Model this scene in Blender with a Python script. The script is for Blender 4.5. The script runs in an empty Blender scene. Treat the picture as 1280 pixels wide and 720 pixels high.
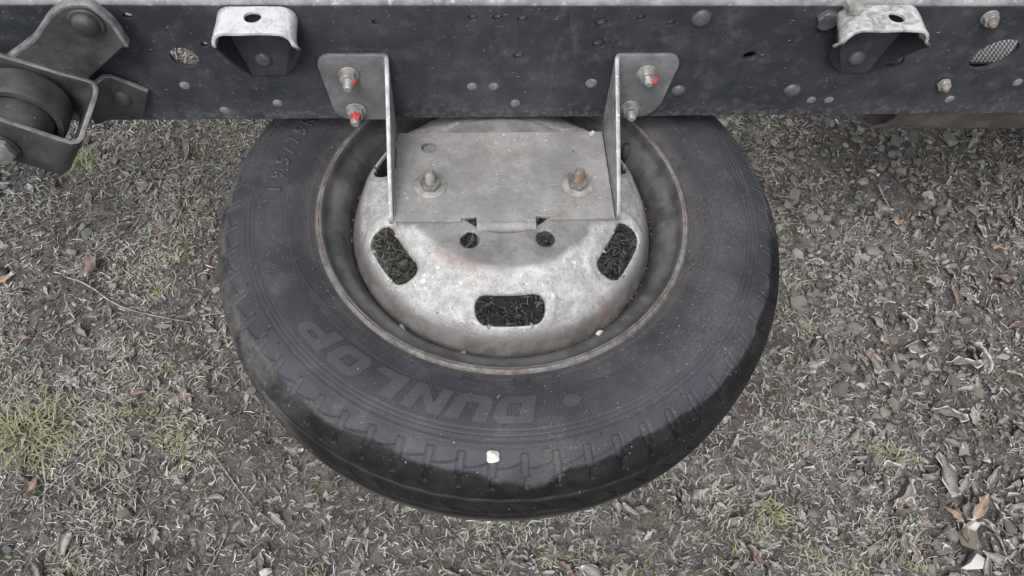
import bpy, bmesh, math, random
import numpy as np
from mathutils import Vector, Matrix
random.seed(7); rng = np.random.default_rng(11)
SC = bpy.context.scene
COL = SC.collection
pi = math.pi

# ------------------------------------------------------------------ camera
cam = bpy.data.cameras.new('camera'); co = bpy.data.objects.new('camera', cam); COL.objects.link(co)
P_, YAW, ROLL = 1.009868, 0.122576, 0.082043
F = Vector((math.sin(YAW)*math.cos(P_), math.cos(YAW)*math.cos(P_), -math.sin(P_)))
Rt = Vector((math.cos(YAW), -math.sin(YAW), 0)); U = Rt.cross(F)
r2 = Rt*math.cos(ROLL)+U*math.sin(ROLL); u2 = U*math.cos(ROLL)-Rt*math.sin(ROLL)
co.matrix_world = Matrix(((r2.x, u2.x, -F.x, -0.055212), (r2.y, u2.y, -F.y, -0.599162), (r2.z, u2.z, -F.z, 0.773147), (0, 0, 0, 1)))
cam.sensor_width = 36; cam.lens = 28.125; cam.clip_start = 0.02; cam.clip_end = 400
SC.camera = co
SC.render.resolution_x = 1024; SC.render.resolution_y = 576
SC.view_settings.view_transform = 'Standard'; SC.view_settings.look = 'None'
SC.view_settings.exposure = 0.12; SC.view_settings.gamma = 1

# ------------------------------------------------------------------ overcast sky and soft sun
SUN_EL, SUN_AZ = math.radians(58), math.radians(205)     # azimuth clockwise from +Y
w = bpy.data.worlds.new('World'); SC.world = w; w.use_nodes = True
nt = w.node_tree; nt.nodes.clear()
sky = nt.nodes.new('ShaderNodeTexSky'); sky.sky_type = 'NISHITA'; sky.sun_disc = False
sky.sun_elevation = SUN_EL; sky.sun_rotation = SUN_AZ; sky.dust_density = 4; sky.air_density = 1.2
hs = nt.nodes.new('ShaderNodeHueSaturation'); hs.inputs['Saturation'].default_value = 0.30
bg = nt.nodes.new('ShaderNodeBackground'); bg.inputs['Strength'].default_value = 0.135
wo = nt.nodes.new('ShaderNodeOutputWorld')
nt.links.new(sky.outputs[0], hs.inputs['Color']); nt.links.new(hs.outputs[0], bg.inputs[0]); nt.links.new(bg.outputs[0], wo.inputs[0])
sl = bpy.data.lights.new('sun', 'SUN'); sl.energy = 1.6; sl.angle = math.radians(28); sl.color = (1, .985, .97)
so = bpy.data.objects.new('sun', sl); COL.objects.link(so)
sd = Vector((math.sin(SUN_AZ)*math.cos(SUN_EL), math.cos(SUN_AZ)*math.cos(SUN_EL), math.sin(SUN_EL)))
so.rotation_euler = sd.to_track_quat('Z', 'Y').to_euler()

# ------------------------------------------------------------------ node helpers
class N:
    def __init__(s, name):
        s.m = bpy.data.materials.new(name); s.m.use_nodes = True; s.t = s.m.node_tree; s.t.nodes.clear()
        s.o = s.t.nodes.new('ShaderNodeOutputMaterial'); s.b = s.t.nodes.new('ShaderNodeBsdfPrincipled')
        s.t.links.new(s.b.outputs[0], s.o.inputs[0]); s.tc = s.t.nodes.new('ShaderNodeTexCoord').outputs['Object']
    def put(s, sock, v):
        if hasattr(v, 'links'): s.t.links.new(v, sock)
        elif isinstance(v, (tuple, list)) and len(v) == 3 and sock.type == 'RGBA': sock.default_value = (*v, 1)
        else: sock.default_value = v
    def noise(s, scale, detail=3, rough=.55, vec=None, dist=0):
        n = s.t.nodes.new('ShaderNodeTexNoise'); n.inputs['Scale'].default_value = scale; n.inputs['Detail'].default_value = detail
        n.inputs['Roughness'].default_value = rough; n.inputs['Distortion'].default_value = dist
        s.put(n.inputs['Vector'], vec or s.tc); return n.outputs['Fac']
    def voro(s, scale, vec=None, out='Distance'):
        n = s.t.nodes.new('ShaderNodeTexVoronoi'); n.inputs['Scale'].default_value = scale; s.put(n.inputs['Vector'], vec or s.tc); return n.outputs[out]
    def mapv(s, sc, loc=(0, 0, 0)):
        n = s.t.nodes.new('ShaderNodeMapping'); n.inputs['Scale'].default_value = sc; n.inputs['Location'].default_value = loc
        s.put(n.inputs['Vector'], s.tc); return n.outputs[0]
    def ramp(s, f, a, b, lo=0., hi=1.):
        n = s.t.nodes.new('ShaderNodeMapRange'); n.interpolation_type = 'SMOOTHSTEP'
        for k, v in ((1, a), (2, b), (3, lo), (4, hi)): n.inputs[k].default_value = v
        s.put(n.inputs[0], f); return n.outputs[0]
    def mix(s, f, a, b):
        n = s.t.nodes.new('ShaderNodeMix'); n.data_type = 'RGBA'
        s.put(n.inputs[0], f); s.put(n.inputs[6], a); s.put(n.inputs[7], b); return n.outputs[2]
    def math(s, op, a, b=0., c=0.):
        n = s.t.nodes.new('ShaderNodeMath'); n.operation = op
        s.put(n.inputs[0], a); s.put(n.inputs[1], b)
        if c != 0.: s.put(n.inputs[2], c)
        return n.outputs[0]
    def xyz(s, v=None):
        n = s.t.nodes.new('ShaderNodeSeparateXYZ'); s.put(n.inputs[0], v or s.tc); return n.outputs
    def bump(s, h, strength=.5, dist=.001, prev=None):
        n = s.t.nodes.new('ShaderNodeBump'); n.inputs['Strength'].default_value = strength; n.inputs['Distance'].default_value = dist
        s.put(n.inputs['Height'], h)
        if prev: s.put(n.inputs['Normal'], prev)
        return n.outputs[0]
    def attr(s, name, out='Color'):
        n = s.t.nodes.new('ShaderNodeAttribute'); n.attribute_name = name; return n.outputs[out]
    def rnd(s):
        return s.t.nodes.new('ShaderNodeObjectInfo').outputs['Random']
    def done(s, col, rough=.6, metal=0., normal=None, spec=.5):
        s.put(s.b.inputs['Base Color'], col); s.put(s.b.inputs['Roughness'], rough); s.put(s.b.inputs['Metallic'], metal)
        s.put(s.b.inputs['Specular IOR Level'], spec)
        if normal: s.put(s.b.inputs['Normal'], normal)
        return s.m

def simple(name, c1, c2, scale=40, rough=.5, metal=0., bump=.3, speck=None, sthr=.68, sscale=420, spec=.5, rust=None):
    n = N(name)
    f = n.ramp(n.noise(scale, 6, .62), .33, .68)
    c = n.mix(f, c1, c2)
    if rust: c = n.mix(n.ramp(n.noise(scale*.45, 5, .65, n.mapv((1, 1, 1), (3, 5, 7))), rust[1], rust[1]+.1), c, rust[0])
    if speck:
        c = n.mix(n.ramp(n.noise(sscale, 2, .5), sthr, sthr+.06), c, speck)
    nm = n.bump(n.math('ADD', n.noise(900, 2), n.math('MULTIPLY', n.noise(120, 4), 1.5)), bump, .0006)
    return n.done(c, n.ramp(n.noise(scale*2, 4), .3, .7, rough-.08, rough+.12), metal, nm, spec)

# rail paint: blue-black satin paint with dust, chips and run marks
n = N('dusty_black_paint')
base = n.mix(n.ramp(n.noise(14, 6, .6), .35, .7), (.028, .032, .041), (.055, .060, .070))
sx = n.xyz()
streak = n.ramp(n.noise(1, 5, .6, n.mapv((60, 10, 9))), .56, .74)
band = n.ramp(n.math('ABSOLUTE', n.math('SUBTRACT', sx[0], .055)), .06, .01)
base = n.mix(n.math('MULTIPLY', n.math('MULTIPLY', streak, band), .75), base, (.13, .135, .14))
base = n.mix(n.math('MULTIPLY', n.ramp(n.noise(38, 7, .75), .47, .72), .55), base, (.12, .125, .137))
lowd = n.ramp(sx[2], .075, .05)
base = n.mix(n.math('MULTIPLY', lowd, n.ramp(n.noise(150, 4, .7), .45, .65, 0, .6)), base, (.16, .16, .155))
base = n.mix(n.ramp(n.noise(260, 3, .6, n.mapv((.7, 1, 1.4))), .69, .74), base, (.33, .34, .35))
base = n.mix(n.math('MULTIPLY', n.ramp(n.noise(45, 5, .75), .68, .76), .8), base, (.12, .11, .10))
nm = n.bump(n.noise(500, 3), .25, .0006, n.bump(n.noise(9, 3), .25, .006))
PAINT = n.done(base, n.ramp(n.noise(30, 5), .3, .7, .42, .62), 0, nm, .5)
# top flange: pale dust and frost on the same paint
n = N('frosted_grey_paint')
c = n.mix(n.ramp(n.noise(30, 6, .65), .3, .7), (.15, .155, .165), (.33, .33, .335))
c = n.mix(n.ramp(n.noise(75, 5, .7), .56, .72, 0, .8), c, (.66, .67, .68))
FROSTP = n.done(c, .6, 0, n.bump(n.noise(240, 4), .6, .0015))
HANGER = simple('worn_black_steel', (.045, .046, .049), (.1, .101, .105), 26, .5, .25, .35, (.25, .25, .25), .70, 330)
EDGE = simple('scuffed_grey_steel', (.17, .17, .175), (.33, .33, .335), 60, .5, .3, .4)
RUBB = simple('dusty_bush_rubber', (.04, .04, .043), (.085, .085, .09), 30, .6, 0, .3, (.2, .2, .2), .7, 300)
GALV = simple('dull_galvanised_plate', (.255, .245, .24), (.39, .375, .365), 22, .62, .18, .35, (.8, .8, .78), .74, 210, rust=((.27, .215, .18), .62))
n = N('stained_galvanised_plate')
c = n.mix(n.ramp(n.noise(18, 8, .72), .34, .66), (.235, .23, .227), (.375, .366, .36))
c = n.mix(n.math('MULTIPLY', n.ramp(n.noise(120, 7, .8), .5, .66), .5), c, (.19, .175, .165))
c = n.mix(n.math('MULTIPLY', n.ramp(n.noise(14, 6, .7, n.mapv((1, 1, 1), (3, 5, 7))), .56, .68), .5), c, (.25, .195, .165))
c = n.mix(n.ramp(n.noise(1, 2, .5, n.mapv((25, 420, 1), (0, 0, 0))), .70, .74), c, (.45, .44, .43))
c = n.mix(n.math('MULTIPLY', n.ramp(n.noise(300, 2, .5), .68, .71), n.ramp(n.noise(20, 3), .45, .6)), c, (.72, .72, .7))
PLATEM = n.done(c, .62, .1, n.bump(n.noise(420, 5, .75), .8, .0008, n.bump(n.noise(30, 3), .2, .002)))
GALVF = simple('zinc_flange_steel', (.16, .165, .17), (.27, .275, .28), 34, .55, .25, .5, (.5, .5, .5), .72, 300, rust=((.2, .185, .165), .66))
GALVE = simple('bright_zinc_arm', (.25, .255, .26), (.46, .465, .47), 70, .45, .45, .5, (.75, .75, .75), .66, 300)
BOLTM = simple('zinc_bolt', (.26, .25, .235), (.46, .45, .43), 80, .5, .4, .4, rust=((.23, .15, .1), .64))
RUSTB = simple('rust_tipped_bolt', (.16, .14, .12), (.34, .3, .27), 120, .7, .2, .5, rust=((.3, .14, .07), .5))
NUTM = simple('dull_zinc_nut', (.17, .165, .155), (.30, .29, .275), 90, .5, .35, .4)
REDP = simple('red_marker_paint', (.42, .035, .035), (.62, .08, .07), 400, .5, 0, .2)
DOME = simple('painted_rivet', (.06, .065, .07), (.13, .135, .14), 60, .4, .1, .3, (.4, .4, .4), .7, 500)
PLUG = simple('grey_plug', (.14, .15, .16), (.25, .26, .27), 160, .6, 0, .3)
RUSTY = simple('rusty_frame_steel', (.10, .088, .08), (.19, .165, .15), 25, .75, 0, .6, (.05, .05, .05), .62, 150, rust=((.2, .13, .1), .56))
DARK = simple('plain_dark', (.02, .02, .021), (.05, .047, .044), 25, .7, 0, .5)  # shared by the added shade panels, hole backing and vent hairs
# polished body bracket: bright bare steel where the paint has worn away
def worn(name, bright, seed, zt, lo=.36, hi=.46, grey=(.24, .25, .26)):
    n = N(name)
    zz = n.math('ADD', n.xyz()[2], n.math('MULTIPLY', n.math('SUBTRACT', n.noise(60, 3), .5), .010))
    f = n.ramp(n.noise(62, 8, .72, n.mapv((1, 1, 1), seed), .8), lo, hi)
    c = n.mix(f, grey, bright)
    c = n.mix(n.ramp(n.noise(70, 3, .5, n.mapv((1, 1, 1), seed[::-1])), .62, .72), c, (.55, .60, .68))
    f = n.math('MULTIPLY', f, n.ramp(zz, zt-.022, zt-.014))
    c = n.mix(n.ramp(zz, zt-.022, zt-.014), (.035, .038, .044), c)
    return n.done(c, n.ramp(f, 0, 1, .42, .2), n.ramp(f, 0, 1, .25, .4), n.bump(n.noise(70, 4), .7, .003))
CHROME = worn('polished_worn_steel', (.95, .95, .96), (2.2, 1.1, 4.), .214, .34, .50, (.50, .51, .53))
CHROMEB = worn('half_polished_steel', (.88, .88, .84), (5.3, .2, 1.), .217, .40, .58, (.33, .34, .345))
# wheel disc: dull silver paint, dirty grey round the hub, thin rust blooms
n = N('weathered_silver_disc')
x, y, z = n.xyz()
r = n.math('SQRT', n.math('ADD', n.math('MULTIPLY', x, x), n.math('MULTIPLY', y, y)))
rw = n.math('ADD', r, n.math('MULTIPLY', n.math('SUBTRACT', n.noise(30, 7, .75), .5), .022))
silver = n.mix(n.ramp(n.noise(48, 9, .78), .34, .66), (.34, .335, .33), (.62, .615, .61))
silver = n.mix(n.ramp(n.noise(140, 4, .65), .6, .7), silver, (.76, .755, .75))
silver = n.mix(n.math('MULTIPLY', n.ramp(n.noise(210, 6, .8), .53, .63), .65), silver, (.2, .19, .18))
hub = n.mix(n.ramp(n.noise(35, 6, .7), .35, .65), (.19, .185, .183), (.32, .31, .307))
c = n.mix(n.ramp(rw, .109, .119), hub, silver)
outer = n.mix(n.ramp(n.noise(30, 5, .7), .35, .65), (.15, .14, .135), (.26, .25, .245))
c = n.mix(n.ramp(rw, .166, .181), c, outer)
c = n.mix(n.math('MULTIPLY', n.ramp(n.noise(13, 5, .65, n.mapv((1, 1, 1), (1.3, 2.7, .3))), .58, .7), .45), c, (.28, .17, .13))
c = n.mix(n.ramp(n.noise(230, 2), .72, .76), c, (.06, .055, .05))
DISC = n.done(c, n.ramp(n.noise(60, 4), .3, .7, .5, .68), .15, n.bump(n.noise(380, 5, .75), .8, .0009, n.bump(n.noise(50, 4), .2, .002)))
# rim: dusty dark steel, bright and rusty on the lip
n = N('dirty_rim_steel')
x, y, z = n.xyz()
r = n.math('SQRT', n.math('ADD', n.math('MULTIPLY', x, x), n.math('MULTIPLY', y, y)))
c = n.mix(n.ramp(n.noise(20, 6, .65), .35, .68), (.085, .084, .086), (.19, .186, .182))
c = n.mix(n.math('MULTIPLY', n.ramp(n.noise(34, 8, .8), .57, .70), .6), c, (.27, .265, .26))
lip = n.ramp(r, .2183, .2192)
lc = n.mix(n.ramp(n.noise(60, 6, .8), .40, .62), (.36, .35, .34), (.19, .178, .17))
rl = n.math('MULTIPLY', n.ramp(n.math('ABSOLUTE', n.math('SUBTRACT', r, .2212)), .0008, .0003), n.ramp(n.noise(16, 5, .7), .42, .58))
lc = n.mix(rl, lc, (.19, .095, .06))
c = n.mix(lip, c, lc)
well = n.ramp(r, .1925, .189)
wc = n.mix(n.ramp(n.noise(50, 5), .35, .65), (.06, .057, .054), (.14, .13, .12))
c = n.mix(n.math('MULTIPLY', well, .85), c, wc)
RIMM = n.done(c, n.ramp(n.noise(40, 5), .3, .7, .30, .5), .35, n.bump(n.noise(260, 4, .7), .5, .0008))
# tyre rubber: dusty grey sidewall, clean black shoulder and tread
def rubber(name, letter=False):
    n = N(name)
    x, y, z = n.xyz()
    r = n.math('SQRT', n.math('ADD', n.math('MULTIPLY', x, x), n.math('MULTIPLY', y, y)))
    ang = n.math('ARCTAN2', y, x)
    side = n.mix(n.ramp(n.noise(11, 6, .6), .36, .66), (.038, .039, .047), (.062, .064, .077))
    side = n.mix(n.math('MULTIPLY', n.ramp(n.noise(24, 8, .78), .48, .68), .5), side, (.105, .103, .108))
    inner = n.math('MULTIPLY', n.ramp(r, .246, .226), n.ramp(n.noise(30, 6, .7), .35, .6))
    side = n.mix(n.math('MULTIPLY', inner, .55), side, (.125, .112, .1))
    brown = n.math('MULTIPLY', n.ramp(n.noise(6, 4, .6), .5, .62), n.ramp(n.noise(420, 3, .7), .5, .6))
    side = n.mix(n.math('MULTIPLY', brown, .5), side, (.15, .13, .1))
    side = n.mix(n.ramp(n.noise(520, 2), .70, .74), side, (.32, .31, .3))
    if letter: side = n.mix(.25, side, (.085, .086, .1))
    black = n.mix(n.ramp(n.noise(40, 5), .4, .7), (.009, .009, .010), (.022, .022, .023))
    # rubbed scuffs along the tread
    polar = n.t.nodes.new('ShaderNodeCombineXYZ'); n.put(polar.inputs[0], n.math('MULTIPLY', ang, 3.)); n.put(polar.inputs[1], n.math('MULTIPLY', z, 60.)); n.put(polar.inputs[2], n.math('MULTIPLY', r, 40.))
    sc = n.ramp(n.noise(6, 5, .7, polar.outputs[0]), .62, .72)
    black = n.mix(n.math('MULTIPLY', sc, .5), black, (.10, .098, .096))
    low = n.ramp(z, -.095, -.12)
    black = n.mix(n.math('MULTIPLY', low, n.ramp(n.noise(22, 6, .7), .3, .6, .5, .9)), black, (.15, .147, .142))
    # dusty patch under the white dropping and mud smears on the left shoulder
    edge = n.math('ADD', n.math('ADD', r, n.math('MULTIPLY', n.math('SUBTRACT', n.noise(9, 3, .5), .5), .028)), n.math('MULTIPLY', n.math('SUBTRACT', n.noise(120, 3, .6), .5), .003))
    d1 = n.ramp(n.math('ABSOLUTE', n.math('ADD', ang, n.math('ADD', 1.5, n.math('MULTIPLY', n.noise(30, 5, .7), .12)))), .17, .07, 0, .010)
    edge = n.math('SUBTRACT', edge, d1)
    clean = n.ramp(n.math('ADD', edge, n.math('MULTIPLY', n.math('SUBTRACT', n.noise(60, 6, .8), .5), .006)), .3278, .3325)
    arc = n.math('MULTIPLY', n.ramp(n.math('ADD', ang, n.math('MULTIPLY', n.noise(7, 3), .5)), -2.25, -1.95), n.ramp(ang, .1, -.25))
    grime = n.mix(n.ramp(n.noise(26, 7, .75), .35, .65), (.030, .030, .032), (.13, .127, .122))
    c = n.mix(clean, side, n.mix(arc, grime, black))
    c = n.mix(n.ramp(n.noise(300, 2, .5, n.mapv((1, 1, 1), (4, 4, 4))), .735, .76), c, (.4, .39, .36))
    hat = n.math('MULTIPLY', n.math('MULTIPLY', n.ramp(r, .2545, .2555), n.ramp(r, .2925, .2915)), n.math('MULTIPLY', n.ramp(ang, -2.72, -2.6), n.ramp(ang, -.98, -1.1)))
    wv = n.math('SINE', n.math('MULTIPLY', ang, 650))
    ring = n.math('MULTIPLY', n.math('SINE', n.math('MULTIPLY', r, 3600)), n.math('ADD', n.math('MULTIPLY', n.ramp(r, .293, .296), n.ramp(r, .316, .312)), n.math('MULTIPLY', n.ramp(r, .238, .241), n.ramp(r, .254, .251))))
    nm = n.bump(n.noise(700, 3, .6), .45, .0007, n.bump(n.noise(60, 5, .7), .4, .002, n.bump(ring, .35, .0006)))
    nm = n.bump(n.ramp(n.noise(1, 6, .75, n.mapv((45, 45, 45)), 1.5), .48, .52), .15, .0006, nm)
    if not letter:
        h2 = n.math('MULTIPLY', hat, n.ramp(wv, -.4, .4))
        nm = n.bump(h2, .8, .0007, nm)
        c = n.mix(n.math('MULTIPLY', h2, .45), c, (.022, .022, .025))
    return n.done(c, n.ramp(clean, 0, 1, .62, .55), 0, nm, n.ramp(clean, 0, 1, .5, .3))
DIGIT = simple('scuffed_raised_rubber', (.055, .055, .063), (.09, .09, .1), 200, .6, 0, .3)
TYRE = rubber('weathered_tyre_rubber'); LETTER = rubber('smooth_letter_rubber', True)

# ground materials
def stuffmat(name, rough=.85, spec=.3):
    n = N(name); c = n.attr('col')
    c = n.mix(n.ramp(n.noise(350, 3, .6), .5, .66, 0, .28), c, (.5, .5, .48))
    return n.done(c, rough, 0, n.bump(n.noise(600, 3), .5, .0008), spec)
LITTER = stuffmat('frosted_litter'); GRAVELM = stuffmat('loose_gravel')
n = N('damp_soil')
c = n.mix(n.ramp(n.noise(60, 8, .7), .36, .66), (.085, .079, .076), (.25, .238, .228))
c = n.mix(n.ramp(n.noise(7, 5, .6), .5, .68, 0, .6), c, (.115, .088, .076))
c = n.mix(n.ramp(n.noise(230, 6, .78), .53, .63, 0, .85), c, (.36, .355, .34))
c = n.mix(n.math('MULTIPLY', n.ramp(n.noise(9, 4, .6, n.mapv((1, 1, 1), (7, 3, 0))), .57, .68), n.ramp(n.noise(170, 4), .48, .6)), c, (.17, .18, .07))
SOIL = n.done(c, .9, 0, n.bump(n.noise(220, 6, .75), 1, .006), .25)
def leafmat(name, ca, cb, fr):
    n = N(name); f = n.attr('frost', 'Fac'); t = n.rnd()
    c = n.mix(n.math('ADD', n.math('MULTIPLY', t, .6), n.math('MULTIPLY', n.noise(60, 4), .4)), ca, cb)
    c = n.mix(n.ramp(n.noise(160, 5, .7), .5, .68, 0, .38), c, (.36, .35, .33))
    c = n.mix(n.math('MULTIPLY', f, n.ramp(n.noise(220, 3), .25, .5, .35, 1.)), c, fr)
    return n.done(c, .75, 0, n.bump(n.noise(200, 5, .7), .7, .0012), .3)
LEAF = leafmat('frosted_brown_leaf', (.055, .040, .034), (.23, .185, .165), (.78, .775, .75))
LEAFO = leafmat('orange_leaf', (.27, .13, .06), (.32, .20, .12), (.66, .64, .58))
LEAFR = leafmat('reddish_leaf', (.12, .06, .045), (.21, .13, .1), (.5, .48, .45))
n = N('gravel_stone')
rr_ = n.rnd(); c = n.mix(n.math('ADD', n.math('MULTIPLY', rr_, .7), n.math('MULTIPLY', n.noise(90, 5, .6), .3)), (.10, .098, .09), (.36, .35, .32))
hu = n.math('FRACT', n.math('MULTIPLY', rr_, 37.)); c = n.mix(n.ramp(hu, .62, .8, 0, .7), c, (.19, .155, .12)); c = n.mix(n.ramp(hu, .25, .1, 0, .6), c, (.14, .15, .155))
c = n.mix(n.ramp(n.noise(110, 6, .75), .5, .64, 0, .45), c, (.42, .41, .38))
c = n.mix(n.ramp(n.noise(75, 6, .75, n.mapv((1, 1, 1), (4, 1, 2))), .52, .62, 0, .6), c, (.07, .064, .058))
STONE = n.done(c, .8, 0, n.bump(n.noise(250, 5, .65), .5, .001), .3)
WSTONE = simple('pale_quartz', (.55, .54, .5), (.74, .73, .69), 120, .6, 0, .6)
TWIG = simple('frosted_twig', (.2, .175, .155), (.46, .44, .41), 90, .85, 0, .7, (.5, .5, .48), .58, 300)
WHITE = simple('chalk_white', (.7, .72, .66), (.82, .83, .76), 200, .8, 0, .4)
TUFTM = stuffmat('green_tuft_blades', .7)
n = N('stamped_treadplate_metal')
x, y, z = n.xyz()
g = n.math('MULTIPLY', n.math('SINE', n.math('MULTIPLY', x, 2*pi/.0065)), n.math('SINE', n.math('MULTIPLY', z, 2*pi/.0085)))
SILV = n.done(n.mix(n.ramp(g, -.3, .4), (.30, .29, .285), (.90, .89, .88)), .5, 0., n.bump(g, 1, .002))

# ------------------------------------------------------------------ object helpers
def link(o, parent=None):
    COL.objects.link(o)
    if parent:
        o.parent = parent
        if parent.type == 'EMPTY': o.matrix_parent_inverse = Matrix.Translation(-parent.location)
    return o
def tag(o, label=None, cat=None, group=None, kind=None):
    if label: o['label'] = label
    if cat: o['category'] = cat
    if group: o['group'] = group
    if kind: o['kind'] = kind
    return o
def empty(name, loc=(0, 0, 0)):
    o = bpy.data.objects.new(name, None); o.location = loc; o.empty_display_size = .02; return link(o)
def meshobj(name, verts, faces, mat, parent=None, smooth=True, mats=None):
    me = bpy.data.meshes.new(name); me.from_pydata([tuple(v) for v in verts], [], faces); me.validate()
    bm = bmesh.new(); bm.from_mesh(me); bmesh.ops.recalc_face_normals(bm, faces=bm.faces); bm.to_mesh(me); bm.free()
    me.materials.append(mat)
    if smooth: me.polygons.foreach_set('use_smooth', [True]*len(me.polygons))
    o = bpy.data.objects.new(name, me)
    return link(o, parent)
def bmobj(name, bm, mat, parent=None, smooth=True):
    me = bpy.data.meshes.new(name); bmesh.ops.recalc_face_normals(bm, faces=bm.faces); bm.to_mesh(me); bm.free()
    me.materials.append(mat)
    if smooth: me.polygons.foreach_set('use_smooth', [True]*len(me.polygons))
    o = bpy.data.objects.new(name, me)
    return link(o, parent)
def bevel(o, wd=.0008, seg=2, ang=40):
    m = o.modifiers.new('bevel', 'BEVEL'); m.width = wd; m.segments = seg; m.limit_method = 'ANGLE'; m.angle_limit = math.radians(ang)
    o.data.set_sharp_from_angle(angle=math.radians(45)) if hasattr(o.data, 'set_sharp_from_angle') else None
    return o
def sharp(o, a=40):
    o.data.set_sharp_from_angle(angle=math.radians(a)); return o
def circle(cx, cz, r, nseg=28, r2=None, rot=0.):
    r2 = r2 or r
    return [(cx+r*math.cos(t)*math.cos(rot)-r2*math.sin(t)*math.sin(rot), cz+r*math.cos(t)*math.sin(rot)+r2*math.sin(t)*math.cos(rot)) for t in np.linspace(0, 2*pi, nseg, endpoint=False)]
def roundpoly(pts, rad, seg=6):
    out = []; k = len(pts)
    for i in range(k):
        p = Vector(pts[i]); a = Vector(pts[i-1])-p; b = Vector(pts[(i+1) % k])-p
        r = rad[i] if isinstance(rad, (list, tuple)) else rad
        if r <= 0: out.append(tuple(p)); continue
        r = min(r, a.length*.45, b.length*.45); p0 = p+a.normalized()*r; p1 = p+b.normalized()*r
        for s in range(seg+1):
            t = s/seg; out.append(tuple(p0*(1-t)**2+p*2*t*(1-t)+p1*t*t))
    return out
def plate(name, outline, holes, thick, mat, parent=None, plane='XZ', off=0., bev=.0006):
    """flat sheet with real holes; plane XZ faces -Y at y=off, plane XY has its top at z=off"""
    cu = bpy.data.curves.new('tmp', 'CURVE'); cu.dimensions = '2D'; cu.fill_mode = 'BOTH'
    cu.extrude = thick/2-bev; cu.bevel_depth = bev; cu.bevel_resolution = 1; cu.offset = -bev
    for k, pts in enumerate([outline]+holes):
        A = sum(pts[i-1][0]*pts[i][1]-pts[i][0]*pts[i-1][1] for i in range(len(pts)))
        if (A < 0) != (k > 0): pts = pts[::-1]
        s = cu.splines.new('POLY'); s.points.add(len(pts)-1); s.use_cyclic_u = True
        for q, p in zip(s.points, pts): q.co = (p[0], p[1], 0, 1)
    to = bpy.data.objects.new('tmp', cu); COL.objects.link(to)
    me = bpy.data.meshes.new_from_object(to.evaluated_get(bpy.context.evaluated_depsgraph_get()))
    bpy.data.objects.remove(to); bpy.data.curves.remove(cu)
    M = Matrix.Translation((0, off+thick/2, 0))@Matrix.Rotation(pi/2, 4, 'X') if plane == 'XZ' else Matrix.Translation((0, 0, off-thick/2))
    me.transform(M); me.materials.clear(); me.materials.append(mat)
    bm = bmesh.new(); bm.from_mesh(me); bmesh.ops.remove_doubles(bm, verts=bm.verts, dist=1e-6); bmesh.ops.recalc_face_normals(bm, faces=bm.faces); bm.to_mesh(me); bm.free()
    o = bpy.data.objects.new(name, me)
    me.polygons.foreach_set('use_smooth', [False]*len(me.polygons))
    return link(o, parent)
def ribbon(name, pairs, thick, mat, parent=None, rows=1, offset=0., bev=.0007):
    """sheet spanned between two rails of points, given thickness"""
    V = []; Fc = []; k = rows+1
    for a, b in pairs:
        a = Vector(a); b = Vector(b)
        for i in range(k): V.append(a.lerp(b, i/rows))
    for i in range(len(pairs)-1):
        for j in range(rows): Fc.append((i*k+j, i*k+j+1, (i+1)*k+j+1, (i+1)*k+j))
    o = meshobj(name, V, Fc, mat, parent)
    m = o.modifiers.new('thick', 'SOLIDIFY'); m.thickness = thick; m.offset = offset; m.use_even_offset = True
    if mat is HANGER: o.data.materials.append(EDGE); m.material_offset_rim = 1
    bevel(o, bev, 2, 50); return o
def lathe(name, prof, mat, parent=None, seg=32, M=None, cap=True, close=False):
    V = []; Fc = []; k = len(prof)
    for i in range(seg):
        t = 2*pi*i/seg
        for r, z in prof: V.append((r*math.cos(t), r*math.sin(t), z))
    for i in range(seg):
        a = i*k; b = ((i+1) % seg)*k
        for j in range(k-1): Fc.append((a+j, b+j, b+j+1, a+j+1))
        if close: Fc.append((a+k-1, b+k-1, b, a))
    if cap and not close:
        Fc.append([i*k for i in range(seg)]); Fc.append([i*k+k-1 for i in range(seg)])
    if M: V = [M@Vector(v) for v in V]
    o = meshobj(name, V, Fc, mat, parent); sharp(o, 35); return o
def hexnut(name, r, h, mat, parent, M, chamfer=.85):
    """hexagon with chamfered corners: intersection of a hexagon and a cone"""
    seg = 36; V = []; Fc = []
    def R(t): return r*math.cos(pi/6)/math.cos(((t+pi/6) % (pi/3))-pi/6)
    levels = [(0, 1.), (h*.84, 1.), (h, chamfer)]
    for z, s in levels:
        for i in range(seg):
            t = 2*pi*i/seg; q = R(t); V.append(M@Vector((min(q, r*.99 if s == 1. else r*s)*math.cos(t), min(q, r*.99 if s == 1. else r*s)*math.sin(t), z)))
    for l in range(2):
        for i in range(seg): j = (i+1) % seg; Fc.append((l*seg+i, l*seg+j, (l+1)*seg+j, (l+1)*seg+i))
    Fc.append(list(range(seg))); Fc.append([2*seg+i for i in range(seg)])
    o = meshobj(name, V, Fc, mat, parent); sharp(o, 22); return o
def along(p, d, spin=0.):
    q = Vector(d).normalized().to_track_quat('Z', 'Y').to_matrix().to_4x4()
    return Matrix.Translation(p)@q@Matrix.Rotation(spin, 4, 'Z')
OUTY = (0, -1, 0)
def threads(r, h, n):
    pr = [(r*.9, 0)]
    for i in range(n): z = h*i/n; pr += [(r, z+h/n*.3), (r*.88, z+h/n*.8)]
    return pr+[(r*.86, h), (r*.6, h+r*.25)]
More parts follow.
